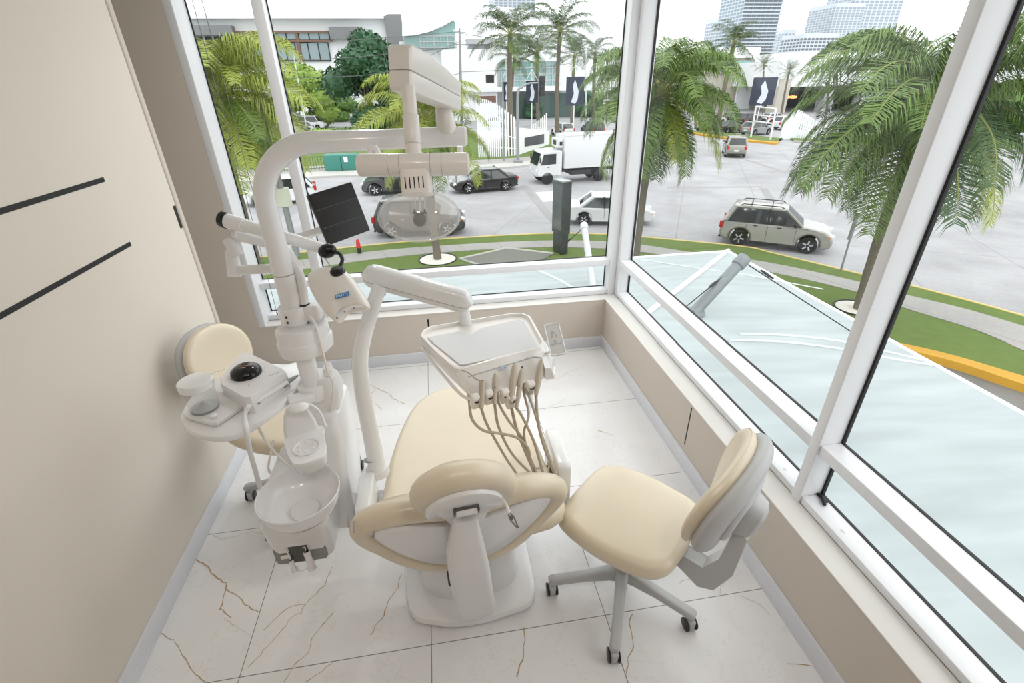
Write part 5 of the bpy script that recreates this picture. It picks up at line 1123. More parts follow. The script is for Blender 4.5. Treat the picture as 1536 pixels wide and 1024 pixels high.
# parked and passing cars further off
for kind, colour, lab, px, py, hd in (
    ('hatch', 'white', 'white hatchback in the far street, right of the navy banner', 843, 203, 100),
    ('hatch', 'grey', 'silver hatchback at the front of the far car park', 1133, 202, 20),
    ('sedan', 'dark', 'dark sedan at the front of the far car park', 1093, 199, 20),
    ('sedan', 'grey', 'grey sedan at the left end of the far car park', 1062, 195, 25),
    ('suv', 'black', 'black SUV in the second row of the far car park', 1126, 188, 15),
    ('sedan', 'white', 'white sedan at the left of the second row in the far car park', 1068, 186, 15),
    ('sedan', 'navy', 'navy sedan in the middle of the second row in the far car park', 1098, 184, 15),
    ('suv', 'white', 'white SUV behind the slat fence at the right of the far car park', 1182, 194, 5),
    ('hatch', 'white', 'white hatchback right of the black SUV in the far car park', 1160, 186, 10),
    ('sedan', 'navy', 'dark car parked below the blue banner across the road', 813, 174, 170),
    ('sedan', 'white', 'white saloon parked behind the slat fence across the road', 741, 190, 160),
    ('suv', 'black', 'black pickup-like SUV waiting behind the box truck', 888, 203, 95),
    ('hatch', 'white', 'white car with red tail lamps parked in front of the van', 449, 199, 200)):
    p = gp(px, py); make_car(kind, colour, lab, V((p.x, p.y, GZ)), R(hd), detail=1, group=None)
p = gp(466, 194); make_car('van', 'white', 'white passenger van parked under the trees, seen past the narrow window mullion', V((p.x, p.y, GZ)), R(-8), detail=1)

# box truck
c_, h_ = near_pair((905, 271), (829, 276), 2.0, -1)
t = thing('box_truck', 'white refrigerated box truck with a white cab facing left', 'truck', c_, h_); pm = paint('white')
b = MB(); b.boxp((-3.4, -1.05, 1.05), (1.15, 1.05, 3.15), 0.03); b.build('cargo_box', mat('cargo_panel', rgb(214, 215, 216), 0.4), t, local=True)
b = MB()
for zz in (1.05, 3.13): b.box((-1.125, 0, zz), (4.56, 2.12, 0.06), None, 0.01)
b.build('box_edges', mat('box_edge', rgb(206, 206, 204), 0.4), t, local=True)
b = MB(); b.boxp((1.15, -0.75, 2.35), (1.55, 0.75, 2.95), 0.06); ft = b.build('fridge_unit', pm, t, local=True)
b = MB(); b.boxp((1.55, -0.3, 2.5), (1.56, 0.3, 2.8)); b.boxp((1.25, 0.75, 2.5), (1.45, 0.757, 2.75)); b.build('fridge_grille', M_trim, ft, smooth=False, local=True)
cab = [(1.3, 0.55), (3.05, 0.55), (3.12, 0.75), (3.08, 1.25), (2.78, 2.1), (2.65, 2.2), (1.45, 2.22), (1.3, 2.15)]
b = MB(); b.prism(cab, (0, 0.98, 0), X_, Z_, V((0, -1, 0)), 1.96); o = b.build('cab', pm, t, local=True, ang=25); md = o.modifiers.new('round', 'BEVEL'); md.width = 0.06; md.segments = 2; md.limit_method = 'ANGLE'; md.angle_limit = R(30)
b = MB(); b.loft([[V((3.095-0.0, y, 1.28)) for y in (-0.86, 0.86)]+[V((2.82, y, 2.05)) for y in (0.8, -0.8)], [V((3.11, y, 1.285)) for y in (-0.86, 0.86)]+[V((2.835, y, 2.055)) for y in (0.8, -0.8)]]); b.build('windscreen', M_cg, t, smooth=False, local=True)
for s in (1, -1):
    b = MB(); b.prism([(1.75, 1.35), (2.85, 1.3), (2.65, 2.0), (1.75, 2.02)], (0, s*0.975, 0), X_, Z_, V((0, s, 0)), 0.015); b.build('side_window', M_cg, t, smooth=False, local=True)
    b = MB(); b.box((3.10, s*0.72, 0.9), (0.06, 0.3, 0.2), None, 0.03); b.build('headlight', M_hl, t, local=True)
    b = MB(); b.box((2.95, s*1.15, 1.65), (0.08, 0.16, 0.36), None, 0.03); b.build('mirror', M_trim, t, local=True)
    b = MB(); b.box((2.3, s*0.985, 1.15), (0.14, 0.02, 0.04)); b.build('door_handle', M_trim, t, local=True)
b = MB(); b.box((3.1, 0, 0.62), (0.08, 1.8, 0.16), None, 0.03); b.box((3.115, 0, 1.0), (0.03, 0.9, 0.06), None, 0.01); b.build('front_bumper', mat('bumper_grey', rgb(190, 192, 194), 0.4), t, local=True)
b = MB(); b.boxp((-3.4, -0.45, 0.7), (1.6, 0.45, 1.0)); b.boxp((-0.9, -0.95, 0.55), (0.6, 0.95, 0.85)); b.build('chassis', M_trim, t, smooth=False, local=True)
for xx in (2.35, -1.55):
    for s in (1, -1):
        c = V((xx, s*0.84, 0.42)); b = MB(); b.lathe([(0.24, -0.14), (0.39, -0.14), (0.42, -0.08), (0.42, 0.08), (0.39, 0.14), (0.24, 0.14)], c, (0, 1, 0), 26, up=(0, 0, 1)); w_ = b.build('wheel', M_tyre, t, local=True)
        b = MB(); b.lathe([(0.001, 0.05), (0.1, 0.05), (0.22, 0.02), (0.26, 0.12), (0.26, -0.05), (0.001, -0.05)], c, (0, s, 0), 22, up=(0, 0, 1)); b.build('rim', mat('steel_rim', rgb(120, 122, 124), 0.5, 0.5), w_, local=True)

# --------------------------------------------------------------------- palms
M_frond = [mat('palm_leaf_%s' % n_, c, 0.55, var=0.22, scale=2.5) for n_, c in (('yellow', rgb(144, 156, 62)), ('mid', rgb(94, 120, 50)), ('deep', rgb(58, 86, 42)))]
M_rach = mat('palm_rachis', rgb(150, 150, 82), 0.6); M_trunk = mat('palm_trunk', rgb(112, 104, 92), 0.9, var=0.3, scale=6, bump=0.6)
M_shaft = mat('palm_crownshaft', rgb(128, 140, 84), 0.6, var=0.15)
FR_CACHE = {}
def frond_mesh(elev, L, droop, nl, ll, seed, hang=0.75):
    key = (elev, L, droop, nl, ll, seed)
    if key in FR_CACHE: return FR_CACHE[key]
    rn = random.Random(seed); b = MB(); e = R(elev); p = V((0, 0, 0)); pts = [p]; N = 22; ds = L/N
    for i in range(N):
        d = V((math.cos(e), 0, math.sin(e))); p = p+d*ds; pts.append(p); e -= droop*ds/L*(0.5+1.2*i/N)
    b.slot(1); b.tube(pts, [0.028*L/3*(1-0.85*i/N) for i in range(N+1)], 4); b.slot(0)
    for i in range(nl):
        t_ = 0.14+0.86*i/(nl-1); f = t_*N; j = min(N-1, int(f)); q = pts[j].lerp(pts[j+1], f-j); tg = (pts[j+1]-pts[j]).normalized(); side = V((0, 1, 0)); up = side.cross(tg)*-1
        for s in (1, -1):
            l_ = ll*(math.sin(math.pi*(0.12+0.80*t_))**0.7)*rn.uniform(0.85, 1.1); w_ = 0.017*L/3*rn.uniform(0.8, 1.2)*(60/max(nl, 1))**0.5
            d = (side*s*rn.uniform(0.75, 1.0)+tg*rn.uniform(0.45, 0.75)+Z_*rn.uniform(-0.05, 0.3)).normalized()
            m = q+d*l_*0.5; d2 = (d*0.65-Z_*hang*rn.uniform(0.7, 1.3)).normalized(); e_ = m+d2*l_*0.55
            wv = tg.cross(d).cross(d).normalized()*w_; wv = (tg*0.9+Z_*0.2*rn.uniform(-1, 1)).normalized()*w_
            a0, a1, m0_, m1_ = [b.bm.verts.new(x) for x in (q-wv*0.6, q+wv*0.6, m-wv, m+wv)]; t0 = b.bm.verts.new(e_)
            b._f((a0, a1, m1_, m0_)); b._f((m0_, m1_, t0))
    me = bpy.data.meshes.new('frond'); b.bm.to_mesh(me); b.bm.free(); FR_CACHE[key] = me; return me
def palm(label, base, crown, L, n_f, seed, tone=1, r0=0.16, nl=58, ll=0.62, elevs=(68, 45, 22, 0, -25, -48), droop=1.9, name='palm_tree', cat='palm', group=None, shaft=0.0, hang=0.75, bulge=1.0):
    rn = random.Random(seed); base = V(base); crown = V(crown); t = thing(name, label, cat, base, 0, group)
    b = MB(); N = 14; P = []
    for i in range(N+1):
        f = i/N; q = base.lerp(crown, f); bend = math.sin(math.pi*f)*0.03*(crown-base).length; P.append(q+V((-bend*0.5, 0, 0)))
    b.tube(P, [r0*(1.25-0.45*i/N)*(1+0.05*(i % 2)) for i in range(N+1)], 12); b.build('trunk', M_trunk, t)
    if shaft:
        b = MB(); d = (crown-base).normalized(); b.tube([crown-d*shaft, crown-d*shaft*0.5, crown+d*0.1], [r0*0.95, r0*1.05, r0*0.35], 12); b.build('crownshaft', M_shaft, t)
    for i in range(n_f):
        f = i/n_f; ei = min(len(elevs)-1, int(f*len(elevs))); var = rn.randint(0, 1)
        el = elevs[ei]; me = frond_mesh(el, 3.0, droop*(1.0-0.12*ei), nl, ll, ei*10+var, hang)
        o = bpy.data.objects.new('frond', me); COL.objects.link(o); o.parent = t; o.location = crown-base
        k = L/3.0*rn.uniform(0.85, 1.12); o.scale = (k, k, k); o.rotation_euler = (rn.uniform(-0.15, 0.15), rn.uniform(-0.12, 0.12), i*2.39996+rn.uniform(-0.25, 0.25))
        tn = max(0, min(2, tone+(1 if ei >= 3 and rn.random() < 0.35 else 0)-(1 if ei == 4 and rn.random() < 0.5 else 0)))
        if not me.materials:
            me.materials.append(M_frond[tone]); me.materials.append(M_rach)
        o.material_slots[0].link = 'OBJECT'; o.material_slots[0].material = M_frond[tn]
    return t
def palm_px(label, base_px, crown_px, *a, base_z=GZ, off=(0, 0), **k):
    p = gp(*base_px); p = V((p.x, p.y, base_z)); q = V((p.x+off[0], p.y+off[1], 0)); q.z = ztop(q, crown_px[1])
    for _ in range(4):      # slide the crown sideways until it stands under its picture column
        d = q-CAM; col = 768+FPX*d.dot(_r)/d.dot(_f); s = (crown_px[0]-col)*d.dot(_f)/FPX; q = q+_r*s; q.z = ztop(q, crown_px[1])
    return palm(label, p, q, *a, **k)
palm_px('large palm at the left, its crown filling the narrow left window', (386, 398), (326, 140), 3.5, 58, 11, tone=0, r0=0.15, nl=84, ll=0.9, hang=0.95)
palm_px('palm growing from a round pebble bed behind the operating light', (657, 392), (640, 180), 2.75, 36, 12, tone=0, r0=0.13, nl=78, ll=0.85)
palm_px('palm right behind the window corner post, near the white sedan', (950, 388), (990, 142), 3.2, 54, 13, tone=1, r0=0.19, nl=84, ll=0.9, hang=0.95)
palm_px('large palm at the right, behind the thick right-hand mullion', (1290, 468), (1392, 150), 3.55, 60, 14, tone=1, r0=0.17, nl=88, ll=0.9)
for lab, px, rr_ in (('round bed of white pebbles around the palm behind the light', (657, 392), 0.75), ('bed of white pebbles at the foot of the right-hand palm', (1283, 466), 0.6)):
    p = gp(*px); t = thing('pebble_bed', lab, 'pebble bed', (p.x, p.y, GZ+0.08)); b = MB(); b.lathe([(0.001, 0.03), (rr_*0.9, 0.025), (rr_, 0.0)], (p.x, p.y, GZ+0.085), seg=32); o = b.build('pebbles', M_pebble, t); o['kind'] = 'stuff'
    b = MB(); q = [V((p.x+rr_*1.02*math.cos(a), p.y+rr_*1.02*math.sin(a), GZ+0.1)) for a in [2*math.pi*i/40 for i in range(41)]]; b.tube(q, 0.025, 6); b.build('edging', M_trim, t)
g4 = [gp(690, 392), gp(757, 376.5), gp(770, 377), gp(830, 384), gp(800, 400), gp(720, 402)]
t = thing('gravel_bed', 'grey gravel bed with a pale border on the lawn left of the totem', 'gravel bed', g4[2])
b = MB(); b.loft([[V((p.x, p.y, GZ+0.082)) for p in g4], [V((p.x, p.y, GZ+0.11)) for p in g4]]); o = b.build('gravel', M_gravel, t, smooth=False); o['kind'] = 'stuff'
b = MB(); b.tube([V((p.x, p.y, GZ+0.11)) for p in (g4[5], g4[0], g4[1], g4[2], g4[3])], 0.05, 6); b.build('border', M_kerb, t, smooth=False)
# palms across the road
ROYAL = dict(r0=0.24, nl=40, ll=0.8, elevs=(75, 55, 30, 5, -15), droop=1.6, shaft=1.4, tone=2, hang=0.5)
for i, (lab, bpx, cpx, L, nf) in enumerate((
    ('tall royal palm left of the two in front of the glass building', (769, 232), (765, 52), 3.9, 24),
    ('tall royal palm right of the two in front of the glass building', (836, 206), (840, 48), 4.8, 24),
    ('palm with a slim trunk standing behind the rightmost banner', (891, 190), (893, 78), 3.0, 16),
    ('royal palm in front of the tall glass tower, at the far car park', (1075, 203), (1101, 64), 3.4, 22),
    ('short feathery palm behind the royal pair, beside the white building', (762, 192), (772, 88), 4.0, 18),
    ('palm between the two royal palms and the banners', (808, 190), (806, 80), 4.2, 18),
    ('bushy palm behind the tall right royal palm', (858, 188), (862, 84), 4.2, 18),
    ('small palm behind the spring arm of the operating light', (668, 180), (672, 112), 2.2, 14))):
    palm_px(lab, bpx, cpx, L, nf, 30+i, **ROYAL)
FAN = dict(r0=0.16, nl=16, ll=0.9, elevs=(70, 45, 20, -5, -30), droop=0.5, tone=2, hang=0.2)
for i, (lab, bpx, cpx, L, nf) in enumerate((
    ('fan palm left of the garage opening, above the far car park', (1145, 172), (1146, 97), 2.1, 26),
    ('fan palm directly left of the dark garage opening', (1171, 178), (1184, 107), 2.0, 26),
    ('fan palm in front of the garage, beside the right-hand palm fronds', (1240, 172), (1246, 105), 2.0, 24))):
    palm_px(lab, bpx, cpx, L, nf, 50+i, **FAN)

# --------------------------------------------------------------------- trees
M_leaf = [mat('leaf_%s' % n_, c, 0.7, var=0.3, scale=1.2) for n_, c in (('dark', rgb(54, 92, 62)), ('mid', rgb(96, 128, 60)), ('light', rgb(130, 156, 66)))]
M_bark = mat('bark', rgb(92, 80, 68), 0.9, var=0.2)
def tree(label, base_px, top_py, w_px, tone, seed, name='leafy_tree', cat='tree', low=0.25, nleaf=3200, group=None, cx_px=None):
    rn = random.Random(seed); p = gp(*base_px); base = V((p.x, p.y, GZ)); zt = ztop(base, top_py); Hh = zt-GZ; dist = (base-CAM).dot(_f); rw = w_px/2*dist/FPX
    t = thing(name, label, cat, base, 0, group)
    b = MB(); b.tube([base, base+Z_*Hh*0.3+X_*0.1, base+Z_*Hh*0.7], [0.03*Hh, 0.022*Hh, 0.008*Hh], 8); 
    for k in range(4):
        a = R(90*k+30); b.tube([base+Z_*Hh*0.3, base+Z_*Hh*0.55+V((math.cos(a), math.sin(a), 0))*rw*0.5], [0.014*Hh, 0.005*Hh], 6)
    b.build('trunk', M_bark, t)
    cl = []
    for k in range(16):
        a = rn.uniform(0, 6.283); f = rn.uniform(0, 1); z = low+(1-low)*f*0.82+0.02; rr = rw*0.62*math.sqrt(max(0.08, 1-(2*f-0.85)**2))*rn.uniform(0.5, 1.1)
        cl.append((base+V((math.cos(a)*rr, math.sin(a)*rr, Hh*z)), rw*rn.uniform(0.30, 0.48)))
    b = MB()
    for c, r_ in cl: b.ball(c, (r_*0.82, r_*0.82, r_*0.62), 10, 6)
    for _ in range(nleaf):
        c, r_ = cl[rn.randrange(16)]; d = V((rn.gauss(0, 1), rn.gauss(0, 1), rn.gauss(0, 1)*0.8+0.2)).normalized(); q = c+V((d.x*r_, d.y*r_, d.z*r_*0.75))*rn.uniform(0.8, 1.08)
        u = V((rn.gauss(0, 1), rn.gauss(0, 1), rn.gauss(0, 1))).normalized(); v = u.cross(d+V((0, 0, 0.01))).normalized(); s = rw*0.055*rn.uniform(0.6, 1.4)
        b._f([b.bm.verts.new(q+x) for x in (-u*s, v*s*0.55, u*s, -v*s*0.55)])
    b.build('crown', M_leaf[tone], t, smooth=False, recalc=False); return t
tree('dark green rounded tree left of the operating light', (560, 200), 30, 132, 0, 1, low=0.12, nleaf=5200)
tree('yellow-green tree behind the white flagpole, in front of the modern building', (470, 192), 92, 96, 2, 2, low=0.1)
tree('mid-green tree at the left of the narrow window mullion, under the grey facade', (405, 194), 102, 60, 1, 3, low=0.1)
tree('low green shrub mass behind the parked van', (505, 182), 128, 70, 1, 4, low=0.08, nleaf=1800)
tree('dark hedge-like tree behind the green electrical box', (640, 200), 120, 80, 1, 5, low=0.05, nleaf=2400)
tree('green bush above the white building, left of the swooping roof', (640, 170), 70, 50, 1, 6, low=0.1, nleaf=1400)
tree('green bush behind the far street cars, right of the traffic light', (880, 176), 132, 40, 0, 7, low=0.05, nleaf=1200)
tree('green bush at the far right behind the right-hand palm', (1500, 205), 120, 120, 1, 8, low=0.05, nleaf=2400)
tree('green bush between the picket fence and the glass building', (800, 178), 140, 34, 0, 9, low=0.05, nleaf=1000)
tree('dark tree behind the left palm, at the foot of the left building', (330, 200), 118, 100, 1, 10, low=0.06, nleaf=2200)
def shrub(label, px, h, w, tone, seed):
    rn = random.Random(seed); p = gp(*px); b = MB()
    for _ in range(700):
        d = V((rn.gauss(0, 1), rn.gauss(0, 1), abs(rn.gauss(0, 1)))).normalized(); q = V((p.x, p.y, GZ+0.1))+V((d.x*w, d.y*w, d.z*h))*rn.uniform(0.6, 1.0)
        u = V((rn.gauss(0, 1), rn.gauss(0, 1), rn.gauss(0, 1))).normalized(); v = u.cross(d).normalized(); s = w*0.12
        b._f([b.bm.verts.new(q+x) for x in (-u*s, v*s*0.5, u*s, -v*s*0.5)])
    tag(b.build('shrub', M_leaf[tone], smooth=False, recalc=False), label, 'shrub')
shrub('low yellow-green shrub on the lawn in front of the parked van', (482, 212), 1.3, 3.2, 2, 1)
shrub('low shrub on the lawn left of the green electrical box', (520, 205), 1.0, 3.0, 1, 2)
shrub('low shrub on the far lawn below the middle palm', (600, 214), 1.2, 3.0, 1, 3)

# ---------------------------------------------------------------- buildings
M_bw = mat('building_white', rgb(230, 231, 232), 0.7, var=0.03, scale=0.5); M_bg = mat('building_grey', rgb(122, 123, 124), 0.7, var=0.06, scale=0.5); M_bb = mat('building_beige', rgb(186, 180, 168), 0.7, var=0.04, scale=0.5)
M_bglass = mat('building_glass', rgb(126, 146, 152), 0.08, spec=0.9, var=0.2, scale=0.4); M_bgreen = mat('green_glass', rgb(120, 158, 154), 0.08, spec=0.9, var=0.25, scale=0.4)
M_brown = mat('brown_frame', rgb(122, 92, 78), 0.6); M_bdark = mat('dark_opening', rgb(46, 44, 44), 0.7, var=0.2); M_lightgrey = mat('building_lightgrey', rgb(176, 178, 180), 0.7, var=0.04)
def wallbox(px0, py0, px1, py1, Y, depth, z0=None, bev=0.0):
    """a block whose front stands in the plane y=Y and covers the given picture columns / rows"""
    a = aty(px0, (py0+py1)/2, Y); c = aty(px1, (py0+py1)/2, Y); zt = aty((px0+px1)/2, py0, Y).z; zb = aty((px0+px1)/2, py1, Y).z if z0 is None else z0
    b = MB(); b.boxp((a.x, Y, zb), (c.x, Y+depth, zt), bev); return b, a, c, zt, zb
def grid(px0, py0, px1, py1, Y, nx, nz, w_=0.12, t_=0.1):
    a = aty(px0, (py0+py1)/2, Y); c = aty(px1, (py0+py1)/2, Y); zt = aty((px0+px1)/2, py0, Y).z; zb = aty((px0+px1)/2, py1, Y).z; b = MB()
    for i in range(nx+1): x = a.x+(c.x-a.x)*i/nx; b.boxp((x-w_/2, Y-t_, zb), (x+w_/2, Y+0.02, zt))
    for i in range(nz+1): z = zb+(zt-zb)*i/nz; b.boxp((a.x, Y-t_*0.8, z-w_/2), (c.x, Y+0.02, z+w_/2))
    return b
Y1_ = 112.0
t = thing('office_building', 'long low modern building with white roof, grey boxes and brown-framed windows at the left', 'building', (aty(430, 100, Y1_).x, Y1_, GZ))
b, *_q = wallbox(180, 27, 600, 60, Y1_, 14, GZ); b.build('wall', M_bw, t, smooth=False)
b, *_q = wallbox(170, 17, 575, 27.5, Y1_-2.0, 18); b.build('roof', M_bw, t, smooth=False)
b, *_q = wallbox(180, 38, 348, 53, Y1_-1.8, 3); b.build('grey_box', M_bg, t, smooth=False)
b, *_q = wallbox(494, 40, 540, 58, Y1_-1.8, 3); b.build('grey_box', M_bg, t, smooth=False)
b, *_q = wallbox(578, 21, 603, 60, Y1_-1.2, 4, GZ); b.build('grey_tower', M_bg, t, smooth=False)
for x0, x1 in ((352, 396), (400, 444), (448, 494)):
    for y0_, y1_ in ((49, 60), (64, 91)):
        b, *_q = wallbox(x0, y0_, x1, y1_, Y1_-0.25, 0.2); wn = b.build('window', M_bglass, t, smooth=False)
        grid(x0, y0_, x1, y1_, Y1_-0.25, 3, 1, 0.18).build('window_frame', M_trim, wn, smooth=False)
for y0_, y1_ in ((46.5, 49.5), (60, 63)):
    b, *_q = wallbox(350, y0_, 498, y1_, Y1_-0.7, 0.7); b.build('brown_lintel', M_brown, t, smooth=False)
for x0 in (350, 446): 
    b, *_q = wallbox(x0, 47, x0+4, 92, Y1_-0.6, 0.6); b.build('brown_post', M_brown, t, smooth=False)
b, *_q = wallbox(270, 53, 350, 92, Y1_-0.25, 0.2); wn = b.build('window', M_bdark, t, smooth=False); grid(270, 53, 350, 92, Y1_-0.25, 6, 1, 0.3).build('window_frame', M_lightgrey, wn, smooth=False)
# white building with a swooping roof and green glass corner
Y2_ = 100.0
t = thing('swoop_roof_building', 'white building with a swooping curved roof and a green glass corner, behind the light', 'building', (aty(650, 100, Y2_).x, Y2_, GZ))
b, *_q = wallbox(604, 62, 688, 160, Y2_, 10, GZ); b.build('wall', M_bw, t, smooth=False)
sw = [(606, 56), (625, 53), (645, 49), (662, 42), (680, 31), (683, 33)]; P = [aty(x, y, Y2_-1.5) for x, y in sw]; lo = [aty(x, y, Y2_-1.5) for x, y in ((683, 72), (606, 72))]
b = MB(); b.prism([(p.x, p.z) for p in P+lo], (0, Y2_-0.9, 0), X_, Z_, V((0, -1, 0)), 0.4); gw = b.build('glass_front', M_bgreen, t, smooth=False)
grid(630, 54, 682, 71, Y2_-1.4, 5, 2, 0.16).build('glass_frame', M_lightgrey, gw, smooth=False)
b = MB(); rf = [aty(x, y, Y2_-2.5) for x, y in ((603, 55), (625, 52), (645, 47), (664, 39), (682, 29))]; top_ = [aty(x, y, Y2_-2.5) for x, y in ((682, 27), (660, 26), (625, 28), (603, 32))]
b.prism([(p.x, p.z) for p in rf+top_], (0, Y2_+9, 0), X_, Z_, V((0, -1, 0)), 11); b.build('roof', M_bw, t, smooth=False)
# big white building with arched roof behind the royal palms
Y3_ = 100.0
t = thing('mall_building', 'large white mall building with an arched roof and green glass front behind the royal palms', 'building', (aty(770, 120, Y3_).x, Y3_, GZ))
arch = [(712, 46), (722, 30), (733, 17), (745, 9), (770, 12), (800, 17), (850, 24), (900, 30), (945, 36), (945, 165), (700, 165), (700, 75)]
P = [aty(x, y, Y3_) for x, y in arch]; b = MB(); b.prism([(p.x, max(p.z, GZ)) for p in P], (0, Y3_+14, 0), X_, Z_, V((0, -1, 0)), 14); b.build('wall', M_bw, t, smooth=False)
b, *_q = wallbox(664, 74, 745, 150, Y3_-3, 5, GZ); b.build('side_wing', M_bw, t, smooth=False)
b, *_q = wallbox(700, 58, 740, 66, Y3_-3.2, 4); b.build('canopy_fin', M_lightgrey, t, smooth=False)
b, *_q = wallbox(752, 92, 838, 130, Y3_-1.0, 1.2); gw = b.build('glass_front', M_bgreen, t, smooth=False); grid(752, 92, 838, 130, Y3_-1.05, 9, 4, 0.14).build('glass_frame', M_lightgrey, gw, smooth=False)
b, *_q = wallbox(700, 130, 860, 137, Y3_-3.6, 3); b.build('fascia', M_bw, t, smooth=False)
b, *_q = wallbox(716, 144, 744, 154, Y3_-3.1, 0.3); b.build('dark_doorway', M_brown, t, smooth=False)
b, *_q = wallbox(729, 112, 741, 124, Y3_-3.1, 0.3); b.build('window', M_bdark, t, smooth=False)
b, *_q = wallbox(760, 140, 905, 170, Y3_-1.5, 1, GZ); b.build('shopfront', mat('dark_green_glass', rgb(70, 92, 86), 0.15, var=0.3, scale=0.3), t, smooth=False)
# long low wing linking to the right, then the parking garage
Y4_ = 108.0
t = thing('long_white_wing', 'long pale building with a glass parapet behind the far car park', 'building', (aty(1000, 120, Y4_).x, Y4_, GZ))
b, *_q = wallbox(885, 88, 1140, 170, Y4_, 12, GZ); b.build('wall', M_bb, t, smooth=False)
b, *_q = wallbox(885, 72, 1140, 88, Y4_-0.5, 12); b.build('upper_wall', M_bw, t, smooth=False)
b, *_q = wallbox(1065, 91, 1128, 102, Y4_-0.8, 0.4); b.build('glass_parapet', M_bgreen, t, smooth=False)
b, *_q = wallbox(900, 91, 960, 100, Y4_-0.8, 0.4); b.build('glass_parapet', M_bgreen, t, smooth=False)
b, *_q = wallbox(1105, 118, 1128, 165, Y4_-0.8, 0.4); b.build('white_billboard', M_white, t, smooth=False)
Y5_ = 92.0
t = thing('parking_garage', 'white parking garage with a wide dark entrance at the right of the far car park', 'building', (aty(1230, 140, Y5_).x, Y5_, GZ))
b, *_q = wallbox(1172, 88, 1600, 126, Y5_, 20); b.build('fascia', M_bw, t, smooth=False)
b, *_q = wallbox(1196, 75, 1700, 92, Y5_+1.5, 20); b.build('roof_parapet', M_bw, t, smooth=False)
b, *_q = wallbox(1165, 118, 1182, 175, Y5_-0.3, 2.5, GZ); b.build('entrance_pier', M_bb, t, smooth=False)
b, *_q = wallbox(1150, 120, 1600, 178, Y5_+16, 1, GZ); b.build('inner_wall', M_bdark, t, smooth=False)
b, *_q = wallbox(1235, 126, 1250, 178, Y5_+0.4, 2, GZ); b.build('entrance_pier', M_lightgrey, t, smooth=False)
b, *_q = wallbox(1290, 126, 1600, 178, Y5_+0.4, 2, GZ); b.build('side_wall', M_lightgrey, t, smooth=False)
b = MB()
for k in range(7):
    p = aty(1176+k*3.0, 145.5, Y5_+3); b.box((p.x, Y5_+3, p.z), (0.26, 0.05, 0.5 if k % 3 else 0.36))
b.build('lit_sign', mat('orange_sign', (1.0, 0.45, 0.15), 0.5, emit=(1.0, 0.42, 0.12, 1.6)), t, smooth=False)
b = MB(); p = aty(1186, 145.5, Y5_+3.06); b.box((p.x, Y5_+3.1, p.z+0.9), (3.2, 0.06, 2.6)); b.build('sign_board', M_bdark, t, smooth=False)
# towers
def tower(label, px0, px1, py_top, Y, depth, base_py, nfl, ncol, wallm, glassm, seed=0, balc=False, rot=0.0):
    a = aty(px0, py_top, Y); c = aty(px1, py_top, Y); zt = a.z; cx = (a.x+c.x)/2; w_ = c.x-a.x
    t = thing('tower_block', label, 'tower', (cx, Y+depth/2, GZ), rot)
    b = MB(); b.boxp((-w_/2, -depth/2, 0), (w_/2, depth/2, zt-GZ)); b.build('wall', wallm, t, smooth=False, local=True)
    zb = aty(px0, base_py, Y).z-GZ-4; H_ = zt-GZ-2; fh = (H_-zb)/nfl
    b = MB(); cw_ = w_/ncol
    for f in range(nfl):
        for k in range(ncol):
            x = -w_/2+cw_*(k+0.5); z = zb+fh*(f+0.5); b.box((x, -depth/2-0.05, z), (cw_*0.68, 0.3, fh*0.58)); 
        nd = max(2, int(depth/cw_)); 
        for s in (1, -1):
            for k in range(nd): y = -depth/2+depth*(k+0.5)/nd; b.box((s*w_/2, y, zb+fh*(f+0.5)), (0.3, depth/nd*0.66, fh*0.58))
    o = b.build('windows', glassm, t, smooth=False, local=True); o['kind'] = 'stuff'
    if balc:
        b = MB()
        for f in range(nfl+1): b.box((0, -depth/2-0.9, zb+fh*f), (w_*1.03, 1.8, 0.5))
        b.build('balcony_slabs', wallm, t, smooth=False, local=True)
    return t
M_tw = mat('tower_white', rgb(186, 192, 198), 0.7, var=0.03, scale=0.1); M_tg = mat('tower_glass', rgb(104, 126, 142), 0.15, spec=0.8, var=0.15, scale=0.1); M_tg2 = mat('tower_glass_pale', rgb(130, 140, 150), 0.2, spec=0.8, var=0.15, scale=0.1)
tower('tall glassy tower with white balcony bands, right of the window corner post', 1128, 1187, -60, 260, 22, 75, 26, 8, M_tw, M_tg, balc=True)
tower('slim pale tower behind the tall glassy tower', 1087, 1124, 24, 300, 20, 80, 12, 6, M_tw, M_tg2)
tower('low pale apartment block with dark windows, right of the glassy tower', 1207, 1260, 50, 300, 20, 85, 8, 9, M_tw, mat('tower_glass_dark', rgb(86, 92, 98), 0.3, var=0.1, scale=0.1))
tower('white apartment tower with gridded windows, left of the right-hand palm', 1256, 1300, 4, 320, 24, 85, 22, 7, M_tw, M_tg2)
tower('tall white apartment tower rising out of view behind the right-hand palm', 1302, 1378, -70, 340, 26, 85, 34, 10, M_tw, M_tg2)
tower('pale tower rising above the arched mall roof', 739, 803, -70, 300, 22, 40, 24, 9, M_tw, M_tg2)
tower('narrow pale tower between the glassy tower and the low block', 1178, 1195, 44, 320, 20, 85, 12, 3, M_tw, M_tg2)

